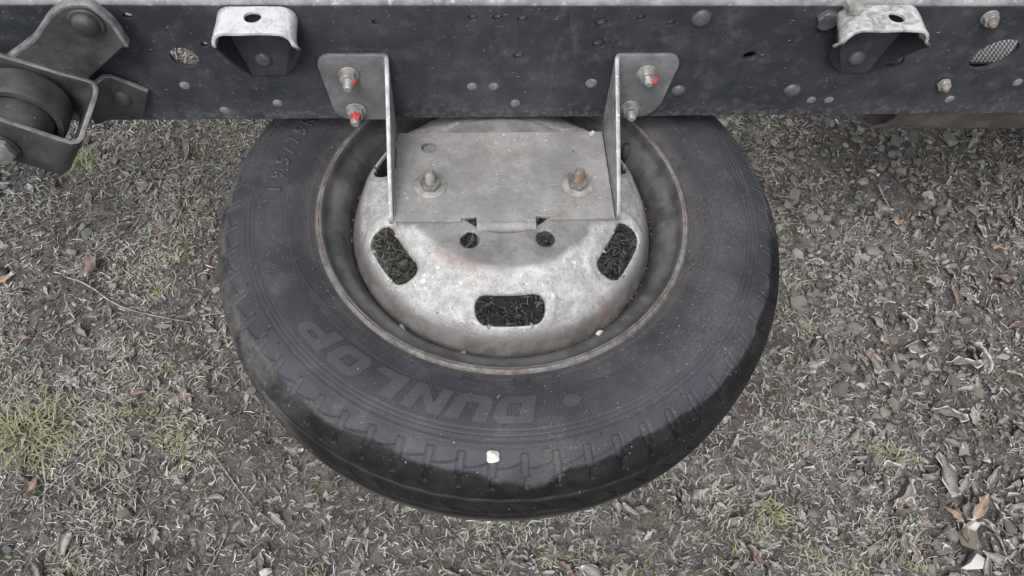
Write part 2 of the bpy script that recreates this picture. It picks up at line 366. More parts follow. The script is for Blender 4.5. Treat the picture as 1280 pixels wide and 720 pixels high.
def studnut(parent, p, d, rn=.0085, hn=.008, rs=.0048, hs=.012, washer=.0115, mat=None, red=False, spin=.3, tip=None, name='bolt'):
    """washer, hex nut and threaded end: bolt > washer, nut, paint_mark"""
    mat = mat or BOLTM
    b = lathe(name, threads(rs, hn+hs, 9), tip or mat, parent, 20, along(p, d, spin))
    def child(o):
        return o
    if washer: lathe('washer', [(washer*.96, 0), (washer, .0006), (washer, .0016), (washer*.95, .0021)], mat, b, 32, along(p, d))
    hexnut('nut', rn, hn, NUTM if washer and washer > .015 else mat, b, along(Vector(p)+Vector(d)*.002, d, spin))
    if red:
        bm = bmesh.new(); bmesh.ops.create_icosphere(bm, subdivisions=3, radius=.0054)
        M = along(Vector(p)+Vector(d)*(hn*.9+.001)+Vector(red), d)
        for v in bm.verts: v.co *= 1+.25*math.sin(v.co.x*900)*math.cos(v.co.y*700); v.co.z *= 1.2
        bm.transform(M); bmobj('paint_mark', bm, REDP, b)
    return b
def dome(parent, p, d, r, mat, name='rivet', h=.55):
    pr = [(r*1.0, 0)]+[(r*math.cos(a), r*h*math.sin(a)) for a in np.linspace(.1, pi/2-.05, 7)]+[(0.0001, r*h)]
    return lathe(name, pr, mat, parent, 24, along(p, d), cap=False)

# ------------------------------------------------------------------ value noise for the ground
LAT = rng.random((256, 256))
def vnoise(x, y, s, off=0):
    x = np.asarray(x)*s+off+100; y = np.asarray(y)*s+off*1.7+100
    xi = np.floor(x).astype(int); yi = np.floor(y).astype(int); fx = x-xi; fy = y-yi
    fx = fx*fx*(3-2*fx); fy = fy*fy*(3-2*fy)
    a = LAT[xi % 256, yi % 256]; b = LAT[(xi+1) % 256, yi % 256]; c = LAT[xi % 256, (yi+1) % 256]; d = LAT[(xi+1) % 256, (yi+1) % 256]
    return (a*(1-fx)+b*fx)*(1-fy)+(c*(1-fx)+d*fx)*fy
GZ = -.48
def gh(x, y):
    near = 1/(1+(np.hypot(x, y)/4.)**2)
    return GZ+near*((vnoise(x, y, 3)-.5)*.03+(vnoise(x, y, 11, 5)-.5)*.02+(vnoise(x, y, 33, 9)-.5)*.010+(vnoise(x, y, 80, 3)-.5)*.005)
def npmesh(name, V, quads, mat, cols=None, parent=None, smooth=False, tri=False):
    k = 3 if tri else 4
    me = bpy.data.meshes.new(name); nv = len(V); nf = len(quads)
    me.vertices.add(nv); me.vertices.foreach_set('co', np.asarray(V, dtype=np.float32).ravel())
    me.loops.add(nf*k); me.loops.foreach_set('vertex_index', np.asarray(quads, dtype=np.int32).ravel())
    me.polygons.add(nf); me.polygons.foreach_set('loop_start', np.arange(0, nf*k, k, dtype=np.int32))
    try: me.polygons.foreach_set('loop_total', np.full(nf, k, dtype=np.int32))
    except Exception: pass
    if smooth: me.polygons.foreach_set('use_smooth', np.ones(nf, dtype=bool))
    if cols is not None:
        a = me.color_attributes.new('col', 'FLOAT_COLOR', 'POINT')
        a.data.foreach_set('color', np.concatenate([cols, np.ones((nv, 1))], 1).astype(np.float32).ravel())
    me.update(); me.validate(); me.materials.append(mat)
    return link(bpy.data.objects.new(name, me), parent)

# ================================================================== GROUND
def axis(lo, hi, step, far):
    core = np.arange(lo, hi+1e-6, step); g = step*1.35**np.arange(1, 60); c = np.cumsum(g); c = c[c < far]
    return np.concatenate([(lo-c)[::-1], core, hi+c])
gx = axis(-1.35, 1.65, .0105, 60); gy = axis(-.65, 1.35, .0105, 60)
GX, GY = np.meshgrid(gx, gy, indexing='ij')
V = np.stack([GX, GY, gh(GX, GY)], -1).reshape(-1, 3)
I = np.arange(len(gx)*len(gy)).reshape(len(gx), len(gy))
Q = np.stack([I[:-1, :-1], I[1:, :-1], I[1:, 1:], I[:-1, 1:]], -1).reshape(-1, 4)
tag(npmesh('ground', V, Q, SOIL, smooth=True), kind='structure')
PX0, PX1, PY0, PY1 = -1.25, 1.55, -.6, 1.2

def camdepth(P):
    d = np.asarray(P)-np.array([-.0552, -.5992, .7731]); return d@np.array(F)
def inframe(P, m=0):
    d = np.asarray(P)-np.array([-.0552, -.5992, .7731]); z = d@np.array(F)
    u = 640+1000*(d@np.array(r2))/z; v = 360-1000*(d@np.array(u2))/z
    hid = (v < 148)  # behind the rail
    tyre = ((u-624)/340)**2+((v-330)/310)**2 < 1
    return (u > -m) & (u < 1280+m) & (v < 720+m) & ~hid & ~tyre
def gravelness(x, y):
    a = 1/(1+np.exp(-((x-.42)+(y-.25)*.35)*9))*(.28+.72/(1+np.exp(-(y-.02)*14)))
    a = a*(1-.5/(1+np.exp(-(x-.80)*14))*(y > -.05))
    return np.clip(a*.9+(vnoise(x, y, 5, 21)-.5)*.55-.02, 0.03, 1)
PAL = np.array([(.06, .054, .053), (.13, .118, .113), (.22, .20, .192), (.34, .326, .315), (.24, .23, .21), (.36, .355, .33), (.13, .08, .055), (.2, .13, .09), (.16, .17, .09)])

# fine chips and crumbs of litter
def chips(nc):
    x = rng.uniform(PX0, PX1, nc); y = rng.uniform(PY0, PY1, nc)
    L = rng.gamma(2.0, .0018, nc)+.0012; W = L*rng.uniform(.12, .55, nc); a = rng.uniform(0, 2*pi, nc)
    t1 = rng.normal(0, .45, nc); t2 = rng.normal(0, .45, nc)
    c = np.stack([x, y, gh(x, y)+rng.uniform(.0005, .006, nc)], 1)
    d = np.stack([np.cos(a)*np.cos(t1), np.sin(a)*np.cos(t1), np.sin(t1)], 1); s = np.stack([-np.sin(a)*np.cos(t2), np.cos(a)*np.cos(t2), np.sin(t2)], 1)
    V = np.stack([c-d*L[:, None], c+s*W[:, None]*.8-d*L[:, None]*.15, c+d*L[:, None], c-s*W[:, None]+d*L[:, None]*.2], 1).reshape(-1, 3)
    Q = np.arange(nc*4).reshape(nc, 4)
    fr = vnoise(x, y, 6, 40)
    w = rng.random(nc)*.75+fr*.35
    idx = np.clip((w*5.4-.25).astype(int), 0, 5); odd = rng.random(nc) < .14; idx[odd] = rng.integers(6, 9, odd.sum())
    cc = PAL[idx]*rng.uniform(.75, 1.2, (nc, 1))
    return V, Q, np.repeat(cc, 4, 0)
V, Q, Cc = chips(80000)
def fibres(nb):
    x = rng.uniform(PX0, PX1, nb); y = rng.uniform(PY0, PY1, nb); p = .12+1.3*np.clip(vnoise(x, y, 7, 77)-.3, 0, 1)+.7*np.clip(vnoise(x, y, 28, 13)-.35, 0, 1); k = rng.random(nb) < p*(1-.62*gravelness(x, y)); x = x[k]; y = y[k]; nb = len(x)
    L = rng.uniform(.004, .019, nb); h = rng.uniform(0, 2*pi, nb); w_ = rng.uniform(.0002, .0006, nb); cv = rng.normal(0, .55, nb)
    P = np.stack([x, y, gh(x, y)+rng.uniform(.001, .011, nb)], 1); vs = []; K = 3; el = rng.normal(0, .25, nb)
    for kk in range(K+1):
        sd_ = np.stack([-np.sin(h), np.cos(h), rng.normal(0, .4, nb)], 1)*w_[:, None]; vs += [P-sd_, P+sd_]
        P = P+np.stack([np.cos(h)*np.cos(el), np.sin(h)*np.cos(el), np.sin(el)], 1)*(L/K)[:, None]; h = h+cv/K; el = el-.15
    V = np.stack(vs, 1).reshape(-1, 3); b = (np.arange(nb)*2*(K+1))[:, None]
    Q = np.concatenate([b+np.array([[2*q, 2*q+1, 2*q+3, 2*q+2]]) for q in range(K)], 1).reshape(-1, 4)
    pale = np.array((.76, .755, .73)); tan = np.array((.34, .31, .275)); ol = np.array((.27, .27, .15)); dk = np.array((.08, .068, .062)); q = rng.random((nb, 1)); g = vnoise(x, y, 8, 55)[:, None]
    c = np.where(q < .38, pale, np.where(q < .66, tan, np.where(q < .66+.16*g, ol, dk)))*rng.uniform(.6, 1.15, (nb, 1))
    return V, Q, np.repeat(c, 2*(K+1), 0)
Vf, Qf, Cf = fibres(86000)
tag(npmesh('litter_fibres', Vf, Qf, LITTER, Cf), 'fine pale fibres of dead grass and root matted over the soil', 'litter', kind='stuff')
tag(npmesh('litter_crumbs', V, Q, LITTER, Cc), 'fine grey and brown crumbs of dead litter scattered over the soil', 'litter', kind='stuff')

# frosted blades of dead grass and moss in clumps
def blades(bx, by, head, L, W, lift, curl, cb, ct, K=5, z0=None):
    nb = len(bx); P = np.stack([bx, by, (gh(bx, by) if z0 is None else z0)+.001], 1); el = lift.copy(); h = head.copy()
    vs = []; cs = []
    for k in range(K+1):
        t = k/K; wd = W*(1-.75*t**1.5)
        s = np.stack([-np.sin(h), np.cos(h), np.zeros(nb)+.35*np.sin(k*1.3+head*3)], 1)
        vs += [P-s*wd[:, None], P+s*wd[:, None]]
        f = t**.7; col = cb*(1-f)+ct*f; cs += [col*.95, col*1.05]
        st = L/K; P = P+np.stack([np.cos(h)*np.cos(el), np.sin(h)*np.cos(el), np.sin(el)], 1)*st[:, None]
        g = gh(P[:, 0], P[:, 1])+.0008; P[:, 2] = np.maximum(P[:, 2], g)
        el = el-rng.uniform(.15, .55, nb); h = h+curl*rng.uniform(.2, 1., nb)
    V = np.stack(vs, 1).reshape(-1, 3); Cc = np.stack(cs, 1).reshape(-1, 3)
    b = (np.arange(nb)*2*(K+1))[:, None]
    Q = np.concatenate([b+np.array([[2*k, 2*k+1, 2*k+3, 2*k+2]]) for k in range(K)], 1).reshape(-1, 4)
    return V, Q, Cc
def clump_field(nc, nmin, nmax, lmin, lmax, wmul=1., green=.3, spread=.011):
    cx = rng.uniform(PX0, PX1, nc*3); cy = rng.uniform(PY0, PY1, nc*3)
    keep = rng.random(nc*3) < np.clip((vnoise(cx, cy, 8, 60)-.34)*2.6, .04, 1)*(1-.8*gravelness(cx, cy)); cx = cx[keep][:nc]; cy = cy[keep][:nc]
    m = rng.integers(nmin, nmax, len(cx)); bx = np.repeat(cx, m); by = np.repeat(cy, m); nb = len(bx)
    g = np.repeat(np.clip((vnoise(cx, cy, 9, 90)-.47)*3.2+rng.normal(0, .18, len(cx)), 0, 1)*green, m)
    bx = bx+rng.normal(0, spread, nb); by = by+rng.normal(0, spread, nb)
    fr = np.array((.70, .70, .66)); tan = np.array((.32, .295, .25)); gr = np.array((.23, .25, .085)); yl = np.array((.40, .40, .20)); dk = np.array((.1, .09, .075))
    q = rng.random((nb, 1)); base = np.where(q < .4, tan, np.where(q < .75, dk, fr*.6)); tip = np.where(q < .62, fr, tan*1.2)*rng.uniform(.5, 1.2, (nb, 1))
    base = base*(1-g[:, None])+gr*g[:, None]; tip = tip*(1-g[:, None]*.75)+yl*g[:, None]*.75
    return blades(bx, by, rng.uniform(0, 2*pi, nb), rng.uniform(lmin, lmax, nb), rng.uniform(.0004, .00115, nb)*wmul, rng.uniform(.1, 1.1, nb), rng.normal(0, .38, nb), base, tip)
for nm_, args, lab in (('frost_clumps', (2000, 6, 14, .007, .022, 1.6, .55, .007), 'thick pale frosted tufts of short stubby grass'),
                       ('frosted_grass', (3400, 4, 12, .009, .032), 'short curled blades of frosted dead grass over the ground'),
                       ('ground_moss', (1100, 12, 24, .005, .015, 1.1, 1.3, .012), 'low yellow green moss tufts with frosted tips')):
    V, Q, Cc = clump_field(*args); tag(npmesh(nm_, V, Q, LITTER, Cc), lab, 'moss' if 'moss' in nm_ else 'grass', kind='stuff')

# leaves
def leaf_arrays(L, W, curl, bend, twist, seed, nl=6):
    rs = np.random.default_rng(seed); V = []; fr = []; rs0 = (seed*37 % 10)/10-.2
    us = [-1, -.9, 0, .9, 1]; jag = rs.normal(0, .24, (nl+1, 2)); cr = rs.normal(0, W*.30, (nl+1, 5))*np.array([1.5, .9, .5, .9, 1.5])
    for i in range(nl+1):
        t = i/nl; wd = W*max(.03, math.sin(pi*min(t*.93+.05, 1))**.85)*(1+rs.normal(0, .08)); x = (t-.5)*L; z = bend*L*math.sin(pi*t)+rs.normal(0, .0012)
        sway = (.06+.2*rs0)*L*math.sin(t*2.9+seed)
        for u in us:
            e = wd*jag[i, 0 if u < 0 else 1]*u if abs(u) > .5 else 0; cj = us.index(u)
            tw = twist*(t-.5)
            yy = u*wd*math.cos(tw); zz = z+curl*W*(abs(u)**2)+u*wd*math.sin(tw)+cr[i, cj]
            V.append((x, yy+sway+e, zz+.002)); fr.append(1. if abs(u) == 1 or i in (0, nl) else (.0 if abs(u) > .5 else (.4 if u == 0 else .1)))
    Q = [(i*5+j, (i+1)*5+j, (i+1)*5+j+1, i*5+j+1) for i in range(nl) for j in range(4)]
    return np.array(V), np.array(Q), np.array(fr)
LV = []
for k in range(14):
    L = random.uniform(.034, .058); LV.append(leaf_arrays(L, L*random.uniform(.11, .25), random.uniform(-.5, 1.7), random.uniform(-.06, .16), random.uniform(-3.2, 3.2), k, random.choice((7, 8))))
def leafmesh(k, mat):
    V, Q, fr = LV[k]; me = bpy.data.meshes.new('leaf'); me.from_pydata([tuple(v) for v in V], [], [tuple(int(i) for i in q) for q in Q])
    a = me.attributes.new('frost', 'FLOAT', 'POINT'); a.data.foreach_set('value', fr.astype(np.float32)); me.materials.append(mat)
    me.polygons.foreach_set('use_smooth', [True]*len(me.polygons)); return me
nl = 5600
lx = rng.uniform(PX0, PX1, nl*2); ly = rng.uniform(PY0, PY1, nl*2)
keep = rng.random(nl*2) < np.clip(.40+.60/(1+np.exp(-(lx*.9-ly*1.2-.25)*5))-.35*gravelness(lx, ly)*(ly > .1), .10, 1); lx = lx[keep][:nl]; ly = ly[keep][:nl]
lk = rng.integers(0, 14, len(lx)); ls = np.clip(rng.gamma(5, .115, len(lx))*(.66+.36/(1+np.exp(-(lx-ly*1.5-.55)*6))), .22, 1.2); la = rng.uniform(0, 2*pi, len(lx)); lt = rng.normal(0, .5, (len(lx), 2)); lz = gh(lx, ly)+.0012
vis = inframe(np.stack([lx, ly, lz], 1)); size = np.array([LV[k][0][:, 0].max() for k in lk])*ls/camdepth(np.stack([lx, ly, lz], 1))
order = np.argsort(-(size*vis)); solo = order[:285]; rest = order[285:]
lm = {m.name: [leafmesh(k, m) for k in range(14)] for m in (LEAF, LEAFR)}
def place(x, y):
    d = np.array((x, y, GZ))-np.array([-.0552, -.5992, .7731]); z = float(d@np.array(F)); u = 640+1000*float(d@np.array(r2))/z; v = 360-1000*float(d@np.array(u2))/z
    if 430 < u < 810 and 150 < v < 460: return 'seen through the wheel'
    if u < 300:
        return ('at the far left edge' if u < 90 else 'left of the tyre')+(', just below the rail' if v < 250 else ', level with the wheel centre' if v < 400 else ', beside the green tuft' if v < 590 else ', near the bottom edge')
    if u > 940 or (u > 900 and v < 500):
        return ('at the far right edge' if u > 1170 else 'right of the tyre')+(', just below the rail' if v < 230 else ', level with the wheel centre' if v < 370 else ', level with the tyre bottom' if v < 540 else ', near the bottom edge')
    return 'below the tyre'+(' at left' if u < 480 else ' at right' if u > 780 else ' in the middle')
for i in solo:
    red = rng.random() < .12; m = LEAFR if red else LEAF
    o = bpy.data.objects.new('fallen_leaf', lm[m.name][lk[i]]); o.location = (lx[i], ly[i], lz[i]+.002); o.rotation_euler = (lt[i, 0], lt[i, 1], la[i]); o.scale = (ls[i],)*3; link(o)
    tag(o, ('small' if ls[i] < .75 else 'large' if ls[i] > 1 else 'medium')+(' flat' if lk[i] % 3 == 0 else ' curled' if lk[i] % 3 == 1 else ' twisted')+(' reddish' if red else ' grey brown')+' leaf '+place(lx[i], ly[i]), 'leaf', 'reddish fallen leaves' if red else 'frosted brown leaves fallen over the ground')
def scatter(arrs, ks, xs, ys, zs, ss, aa, tilt, colf, K):
    Vs = []; Qs = []; Cs = []; base = 0
    for j in range(len(xs)):
        A = arrs[ks[j]]; v = A[0]*ss[j]; ca, sa = math.cos(aa[j]), math.sin(aa[j])
        z = v[:, 2]+v[:, 0]*tilt[j, 0]+v[:, 1]*tilt[j, 1]
        Vs.append(np.stack([v[:, 0]*ca-v[:, 1]*sa+xs[j], v[:, 0]*sa+v[:, 1]*ca+ys[j], z+zs[j]], 1)); Qs.append(A[1]+base); base += len(v); Cs.append(colf(j, A))
    return np.concatenate(Vs), np.concatenate(Qs), np.concatenate(Cs)
def lcol(j, A):
    c = PAL[rng.integers(0, 4)]*rng.uniform(.8, 1.3) if rng.random() > .12 else PAL[6+rng.integers(0, 2)]
    f = A[2][:, None]*rng.uniform(.4, 1.); return c*(1-f)+np.array((.66, .655, .63))*f
V, Q, Cc = scatter(LV, lk[rest], lx[rest], ly[rest], lz[rest], ls[rest]*.85, la[rest], lt[rest], lcol, 4)
tag(npmesh('leaf_litter', V, Q, LITTER, Cc, smooth=True), 'mass of small frosted dead leaves between the larger ones', 'leaf litter', kind='stuff')

# gravel
def stone_arrays(seed):
    rs = np.random.default_rng(seed); bm = bmesh.new()
    for _ in range(21):
        v = rs.normal(0, 1, 3); v /= np.linalg.norm(v); v = np.sign(v)*np.abs(v)**.75; v *= rs.uniform(.80, 1.10)
        bm.verts.new((v[0]*1.0, v[1]*rs.uniform(.7, .82), v[2]*.55))
    bmesh.ops.convex_hull(bm, input=bm.verts); bmesh.ops.delete(bm, geom=[v for v in bm.verts if not v.link_faces], context='VERTS'); bmesh.ops.triangulate(bm, faces=bm.faces)
    bm.verts.index_update(); V = np.array([v.co[:] for v in bm.verts]); Q = np.array([[v.index for v in f.verts] for f in bm.faces]); bm.free(); return V, Q
SV = [stone_arrays(200+k) for k in range(16)]
def stonemesh(k, mat, bev=True):
    V, Q = SV[k]; me = bpy.data.meshes.new('pebble'); me.from_pydata([tuple(v) for v in V], [], [tuple(int(i) for i in q) for q in Q]); me.materials.append(mat)
    me.polygons.foreach_set('use_smooth', [True]*len(me.polygons)); me.set_sharp_from_angle(angle=math.radians(38)); return me
ns = 15000
x = rng.uniform(PX0, PX1, ns); y = rng.uniform(PY0, PY1, ns)
keep = rng.random(ns) < gravelness(x, y)*1.3; x = x[keep]; y = y[keep]; ns = len(x)
ss = np.clip(rng.gamma(2.6, .00175, ns)+.0020, .002, .018); sk = rng.integers(0, 16, ns); sa = rng.uniform(0, 2*pi, ns); st = rng.normal(0, .2, (ns, 2)); sz = gh(x, y)+ss*.32+.0045
P3 = np.stack([x, y, sz], 1); vis = inframe(P3); order = np.argsort(-(ss/camdepth(P3)*vis)); solo = order[:285]; rest = order[285:]
sm = [stonemesh(k, STONE) for k in range(16)]
for i in solo:
    o = bpy.data.objects.new('pebble', sm[sk[i]]); o.location = (x[i], y[i], sz[i]); o.rotation_euler = (st[i, 0], st[i, 1], sa[i]); o.scale = (ss[i]*1.05,)*3; link(o)
    right = x[i] > .3
    tag(o, ('big' if ss[i] > .0145 else 'smaller')+(' rounded' if sk[i] % 2 else ' angular')+' grey pebble '+place(x[i], y[i]), 'pebble', 'grey pebbles right of the wheel' if right else 'grey pebbles left of and below the wheel')
def scol(j, A):
    g = rng.uniform(.10, .30); return np.tile(np.array((g, g*rng.uniform(.95, 1.), g*rng.uniform(.88, .97))), (len(A[0]), 1))
V, Q, Cc = scatter(SV, sk[rest], x[rest], y[rest], sz[rest], ss[rest], sa[rest], st[rest], scol, 3)
tag(npmesh('loose_gravel', V, Q, GRAVELM, Cc, tri=True), 'mass of small grey gravel scattered between the larger pebbles', 'gravel', kind='stuff')

# twigs
def tube(name, pts, rad, mat, seg=6, parent=None):
    V = []; Fc = []; k = len(pts)
    for i, p in enumerate(pts):
        p = Vector(p); d = (Vector(pts[min(i+1, k-1)])-Vector(pts[max(i-1, 0)])).normalized(); a = d.orthogonal().normalized(); b = d.cross(a); r = rad*(1-.6*i/(k-1)) if not callable(rad) else rad(i/(k-1))
        for s in range(seg): t = 2*pi*s/seg; V.append(p+(a*math.cos(t)+b*math.sin(t))*r)
    for i in range(k-1):
        for s in range(seg): q = (s+1) % seg; Fc.append((i*seg+s, i*seg+q, (i+1)*seg+q, (i+1)*seg+s))
    Fc += [list(range(seg))[::-1], [(k-1)*seg+s for s in range(seg)]]
    return meshobj(name, V, Fc, mat, parent)
def twig(x0, y0, a, L, r=.0014, wob=.12):
    pts = []; x, y = x0, y0; k = 8
    for i in range(k+1):
        pts.append((x, y, float(gh(x, y))+.009+.004*math.sin(i*1.1+x0*9))); a += random.uniform(-wob, wob); x += math.cos(a)*L/k; y += math.sin(a)*L/k
    return tube('twig', pts, r, TWIG)
tag(twig(-.72, -.10, -1.25, .13, .0025), 'thick grey twig pointing down from the green tuft at lower left', 'twig')
tag(twig(-.46, -.12, -.75, .17, .0014), 'long thin straight twig left of the tyre bottom', 'twig')
tag(twig(-.42, -.24, -1.7, .12, .0013), 'thin dark stalk standing near the bottom left of the wheel', 'twig')
tag(twig(-.76, .22, -.5, .26, .0019, .2), 'long wavy pale root curving toward the tyre on the left', 'twig')
tag(twig(.80, .40, -1.45, .12, .0022), 'upright twig lying above the small orange leaf', 'twig')
tag(twig(.50, -.06, -.25, .16, .0015), 'long straight stalk below the wheel on the right', 'twig')
tag(twig(.78, -.30, -1.2, .09, .0022), 'short thick twig beside the white stone', 'twig')
tx = 0
while tx < 85:
    x0, y0 = random.uniform(PX0, PX1), random.uniform(PY0, 1.0)
    if -.35 < x0 < .35 and -.3 < y0 < .3: continue
    o = twig(x0, y0, random.uniform(0, 2*pi), random.uniform(.04, .12), random.uniform(.0007, .0014), .25); tx += 1; o.location.z = .002
    tag(o, 'thin frosted twig lying '+place(x0, y0), 'twig', 'thin frosted twigs in the litter')

# singled-out things on the ground
def tuft(cx, cy, nb, rad, lmin, lmax, label, gcol=(.21, .215, .075), tcol=(.44, .44, .22)):
    bx = cx+rng.normal(0, rad*.5, nb); by = cy+rng.normal(0, rad*.4, nb); head = np.arctan2(by-cy, bx-cx)+rng.normal(0, 1.1, nb)
    base = np.tile(np.array(gcol)*.85, (nb, 1))*rng.uniform(.5, 1.1, (nb, 1)); q = rng.random((nb, 1))*.8; tip = (np.array(tcol)*(1-q)+np.array((.5, .49, .42))*q)*rng.uniform(.6, 1.1, (nb, 1))
    z0 = gh(bx, by)+.01*np.exp(-((bx-cx)**2+(by-cy)**2)/rad**2)
    V, Q, Cc = blades(bx, by, head, rng.uniform(lmin, lmax, nb), rng.uniform(.0008, .0014, nb), rng.uniform(.4, 1.3, nb), rng.normal(0, .5, nb), base, tip, z0=z0)
    root = empty('grass_tuft', (cx, cy, float(gh(cx, cy)))); tag(npmesh('grass_blades', V, Q, TUFTM, Cc, root), kind='stuff')
    return tag(root, label, 'grass tuft')
tuft(-.745, -.085, 300, .058, .018, .05, 'large yellow green grass tuft at the far lower left')
tuft(-.51, -.10, 60, .02, .008, .018, 'small bright green moss tuft left of the tyre', (.24, .25, .09), (.40, .40, .2))
tuft(.43, -.25, 55, .02, .012, .028, 'small yellow green tuft below right of the tyre', (.24, .26, .06), (.42, .42, .2))
tuft(-.80, .50, 130, .03, .012, .03, 'pale green moss tuft under the left end of the rail', (.22, .25, .07), (.4, .42, .25))
tuft(-.28, -.33, 45, .018, .012, .025, 'green tuft at the bottom edge left of the tyre', (.22, .25, .06), (.4, .4, .22))
tuft(.66, -.16, 70, .022, .015, .03, 'pale straw coloured tuft right of the tyre near the orange leaf', (.3, .29, .14), (.5, .48, .33))
def oneleaf(x, y, rot, L, W, mat, label, curl=.6, tilt=(0, 0), seed=3):
    V, Q, fr = leaf_arrays(L, W, curl, .06, .5, seed); me = bpy.data.meshes.new('leaf'); me.from_pydata([tuple(v) for v in V], [], [tuple(int(i) for i in q) for q in Q])
    a = me.attributes.new('frost', 'FLOAT', 'POINT'); a.data.foreach_set('value', fr.astype(np.float32)); me.materials.append(mat); me.polygons.foreach_set('use_smooth', [True]*len(me.polygons))
    o = bpy.data.objects.new('fallen_leaf', me); o.location = (x, y, float(gh(x, y))+.014); o.rotation_euler = (tilt[0], tilt[1], rot); link(o); return tag(o, label, 'leaf')
oneleaf(.772, -.256, .75, .060, .010, LEAFO, 'large orange leaf with frosted rim at the lower right', .5, (.2, 0))
oneleaf(.725, -.268, 1.9, .034, .005, LEAFO, 'small curled orange leaf left of the large orange one', .9, (0, .2), 5)
oneleaf(.735, -.300, 1.25, .038, .005, LEAFO, 'narrow orange leaf standing above the grey stone at lower right', .8, (0, .3), 6)
oneleaf(.81, .31, .3, .026, .007, LEAFO, 'small bright orange leaf under the right end of the rail', .7, (.2, .2), 2)
oneleaf(.99, .235, .2, .026, .005, LEAFO, 'tiny orange leaf at the far right edge', .7, (.2, 0), 8)
oneleaf(-.865, .215, .3, .032, .006, LEAFO, 'orange red leaf at the far left edge under the hanger', .4, (.2, 0), 4)
oneleaf(-.72, -.17, 1.4, .035, .006, LEAFO, 'orange tipped leaf below the large green tuft', .4, (.2, .2), 9)
oneleaf(.735, -.20, 1.25, .075, .014, LEAF, 'big dark brown leaf with white frosted rim above the orange leaf', .5, (.15, 0), 11)
oneleaf(-.72, .235, 1.2, .045, .012, LEAFR, 'light brown oval leaf lying left of the tyre', .3, (.1, .1), 12)
def onestone(x, y, s, rot, mat, label, k=2, up=.25):
    o = bpy.data.objects.new('stone', stonemesh(k, mat)); o.location = (x, y, float(gh(x, y))+s[2]*up+.004); o.rotation_euler = (0, 0, rot); o.scale = s; link(o); return tag(o, label, 'stone')
onestone(.730, -.342, (.024, .016, .02), .05, WSTONE, 'large white quartz stone at the lower right corner', 3, .5)
onestone(-.352, -.309, (.010, .010, .012), .5, WSTONE, 'small white stone on the bottom edge left of the tyre', 5, .5)
onestone(.755, -.285, (.015, .011, .014), .4, WSTONE, 'pale smooth oval stone between orange leaf and grey stone', 6, .5)
onestone(.739, -.305, (.018, .022, .016), 1.3, STONE, 'flat dark grey stone above the white quartz stone', 7, .5)
onestone(.690, -.312, (.012, .022, .016), .2, STONE, 'upright slate grey stone left of the white quartz', 9, .5)
onestone(.905, .33, (.020, .017, .02), .3, STONE, 'rounded grey stone below the rusty channel at right', 10, .5)
onestone(.903, .295, (.014, .012, .016), .9, STONE, 'smaller grey stone touching the rounded one at right', 11, .5)
onestone(.575, .12, (.016, .012, .014), .0, STONE, 'oval brown grey stone right of the tyre middle', 12, .5)
onestone(.96, .62, (.022, .018, .024), .4, STONE, 'large grey stone just below the rusty channel', 13, .5)
onestone(.50, .47, (.02, .022, .022), .4, STONE, 'large pale grey stone beside the upper right of the tyre', 14, .5)
onestone(.53, .42, (.017, .024, .02), 1.4, STONE, 'flat triangular grey stone touching the tyre outline at upper right', 15, .5)

# ================================================================== SPARE WHEEL
wheel = empty('spare_wheel', (0, 0, -.14)); tag(wheel, 'spare wheel with worn black tyre hung flat under the chassis rail', 'wheel')
NT = 1750
prof = np.array([(.2205, -.012), (.2215, -.006), (.2250, -.0015), (.2290, .0015), (.2345, .0045), (.243, .0082), (.255, .0118), (.268, .0135), (.282, .0132), (.294, .0108), (.304, .0075), (.313, .0035), (.3215, -.0012),
                 (.3295, -.0068), (.3365, -.0135), (.3425, -.0225), (.3465, -.034), (.3492, -.048), (.3508, -.063), (.3514, -.078), (.3510, -.094), (.3500, -.110), (.3475, -.124), (.341, -.135), (.331, -.143), (.31, -.150), (.285, -.157), (.255, -.155), (.235, -.146), (.2225, -.136)])
# resample densely on the visible upper side
seg = np.hypot(*np.diff(prof, axis=0).T); s0 = np.concatenate([[0], np.cumsum(seg)])
def catmull(t):
    out = []
    for q in t:
        i = min(np.searchsorted(s0, q, side='right')-1, len(prof)-2); u = (q-s0[i])/seg[i]
        p0, p1, p2, p3 = prof[max(i-1, 0)], prof[i], prof[i+1], prof[min(i+2, len(prof)-1)]
        out.append(.5*((2*p1)+(-p0+p2)*u+(2*p0-5*p1+4*p2-p3)*u*u+(-p0+3*p1-3*p2+p3)*u**3))
    return np.array(out)
ssamp = np.concatenate([np.arange(0, s0[9], .0011), np.arange(s0[9], s0[14], .0007), np.arange(s0[14], s0[17], .001), np.arange(s0[17], s0[23], .0015), np.arange(s0[23], s0[-1], .006)])
PR = catmull(ssamp); d = np.gradient(PR, axis=0); nrm = np.stack([-d[:, 1], d[:, 0]], 1); nrm /= np.linalg.norm(nrm, axis=1)[:, None]
if nrm[len(nrm)//3, 1] < 0: nrm = -nrm
th = np.linspace(0, 2*pi, NT, endpoint=False); TH, RR = np.meshgrid(th, PR[:, 0], indexing='ij'); ZZ = np.broadcast_to(PR[:, 1], TH.shape)
H = np.zeros_like(TH); deg = np.degrees(TH); deg = np.where(deg > 180, deg-360, deg); up = ZZ > -.03
def line(d, w): return np.exp(-(d/w)**2)
# concentric grooves and ribs on the sidewall
for r0, dp in ((.2945, -.0010), (.2995, -.0011), (.3055, -.0012), (.3085, .0003)): H += dp*line(RR-r0, .0007)*up
H += .0005*line(RR-.2325, .001)*up
# wandering thin ridge bounding the lettering band
wob = .2545+.0*deg
wob = np.where((deg > -170) & (deg < -10), .2545-.010*np.exp(-((deg+140)/14)**2)+.012*np.exp(-((deg+58)/9)**2), .257)
H += .0006*line(RR-wob, .0007)*up
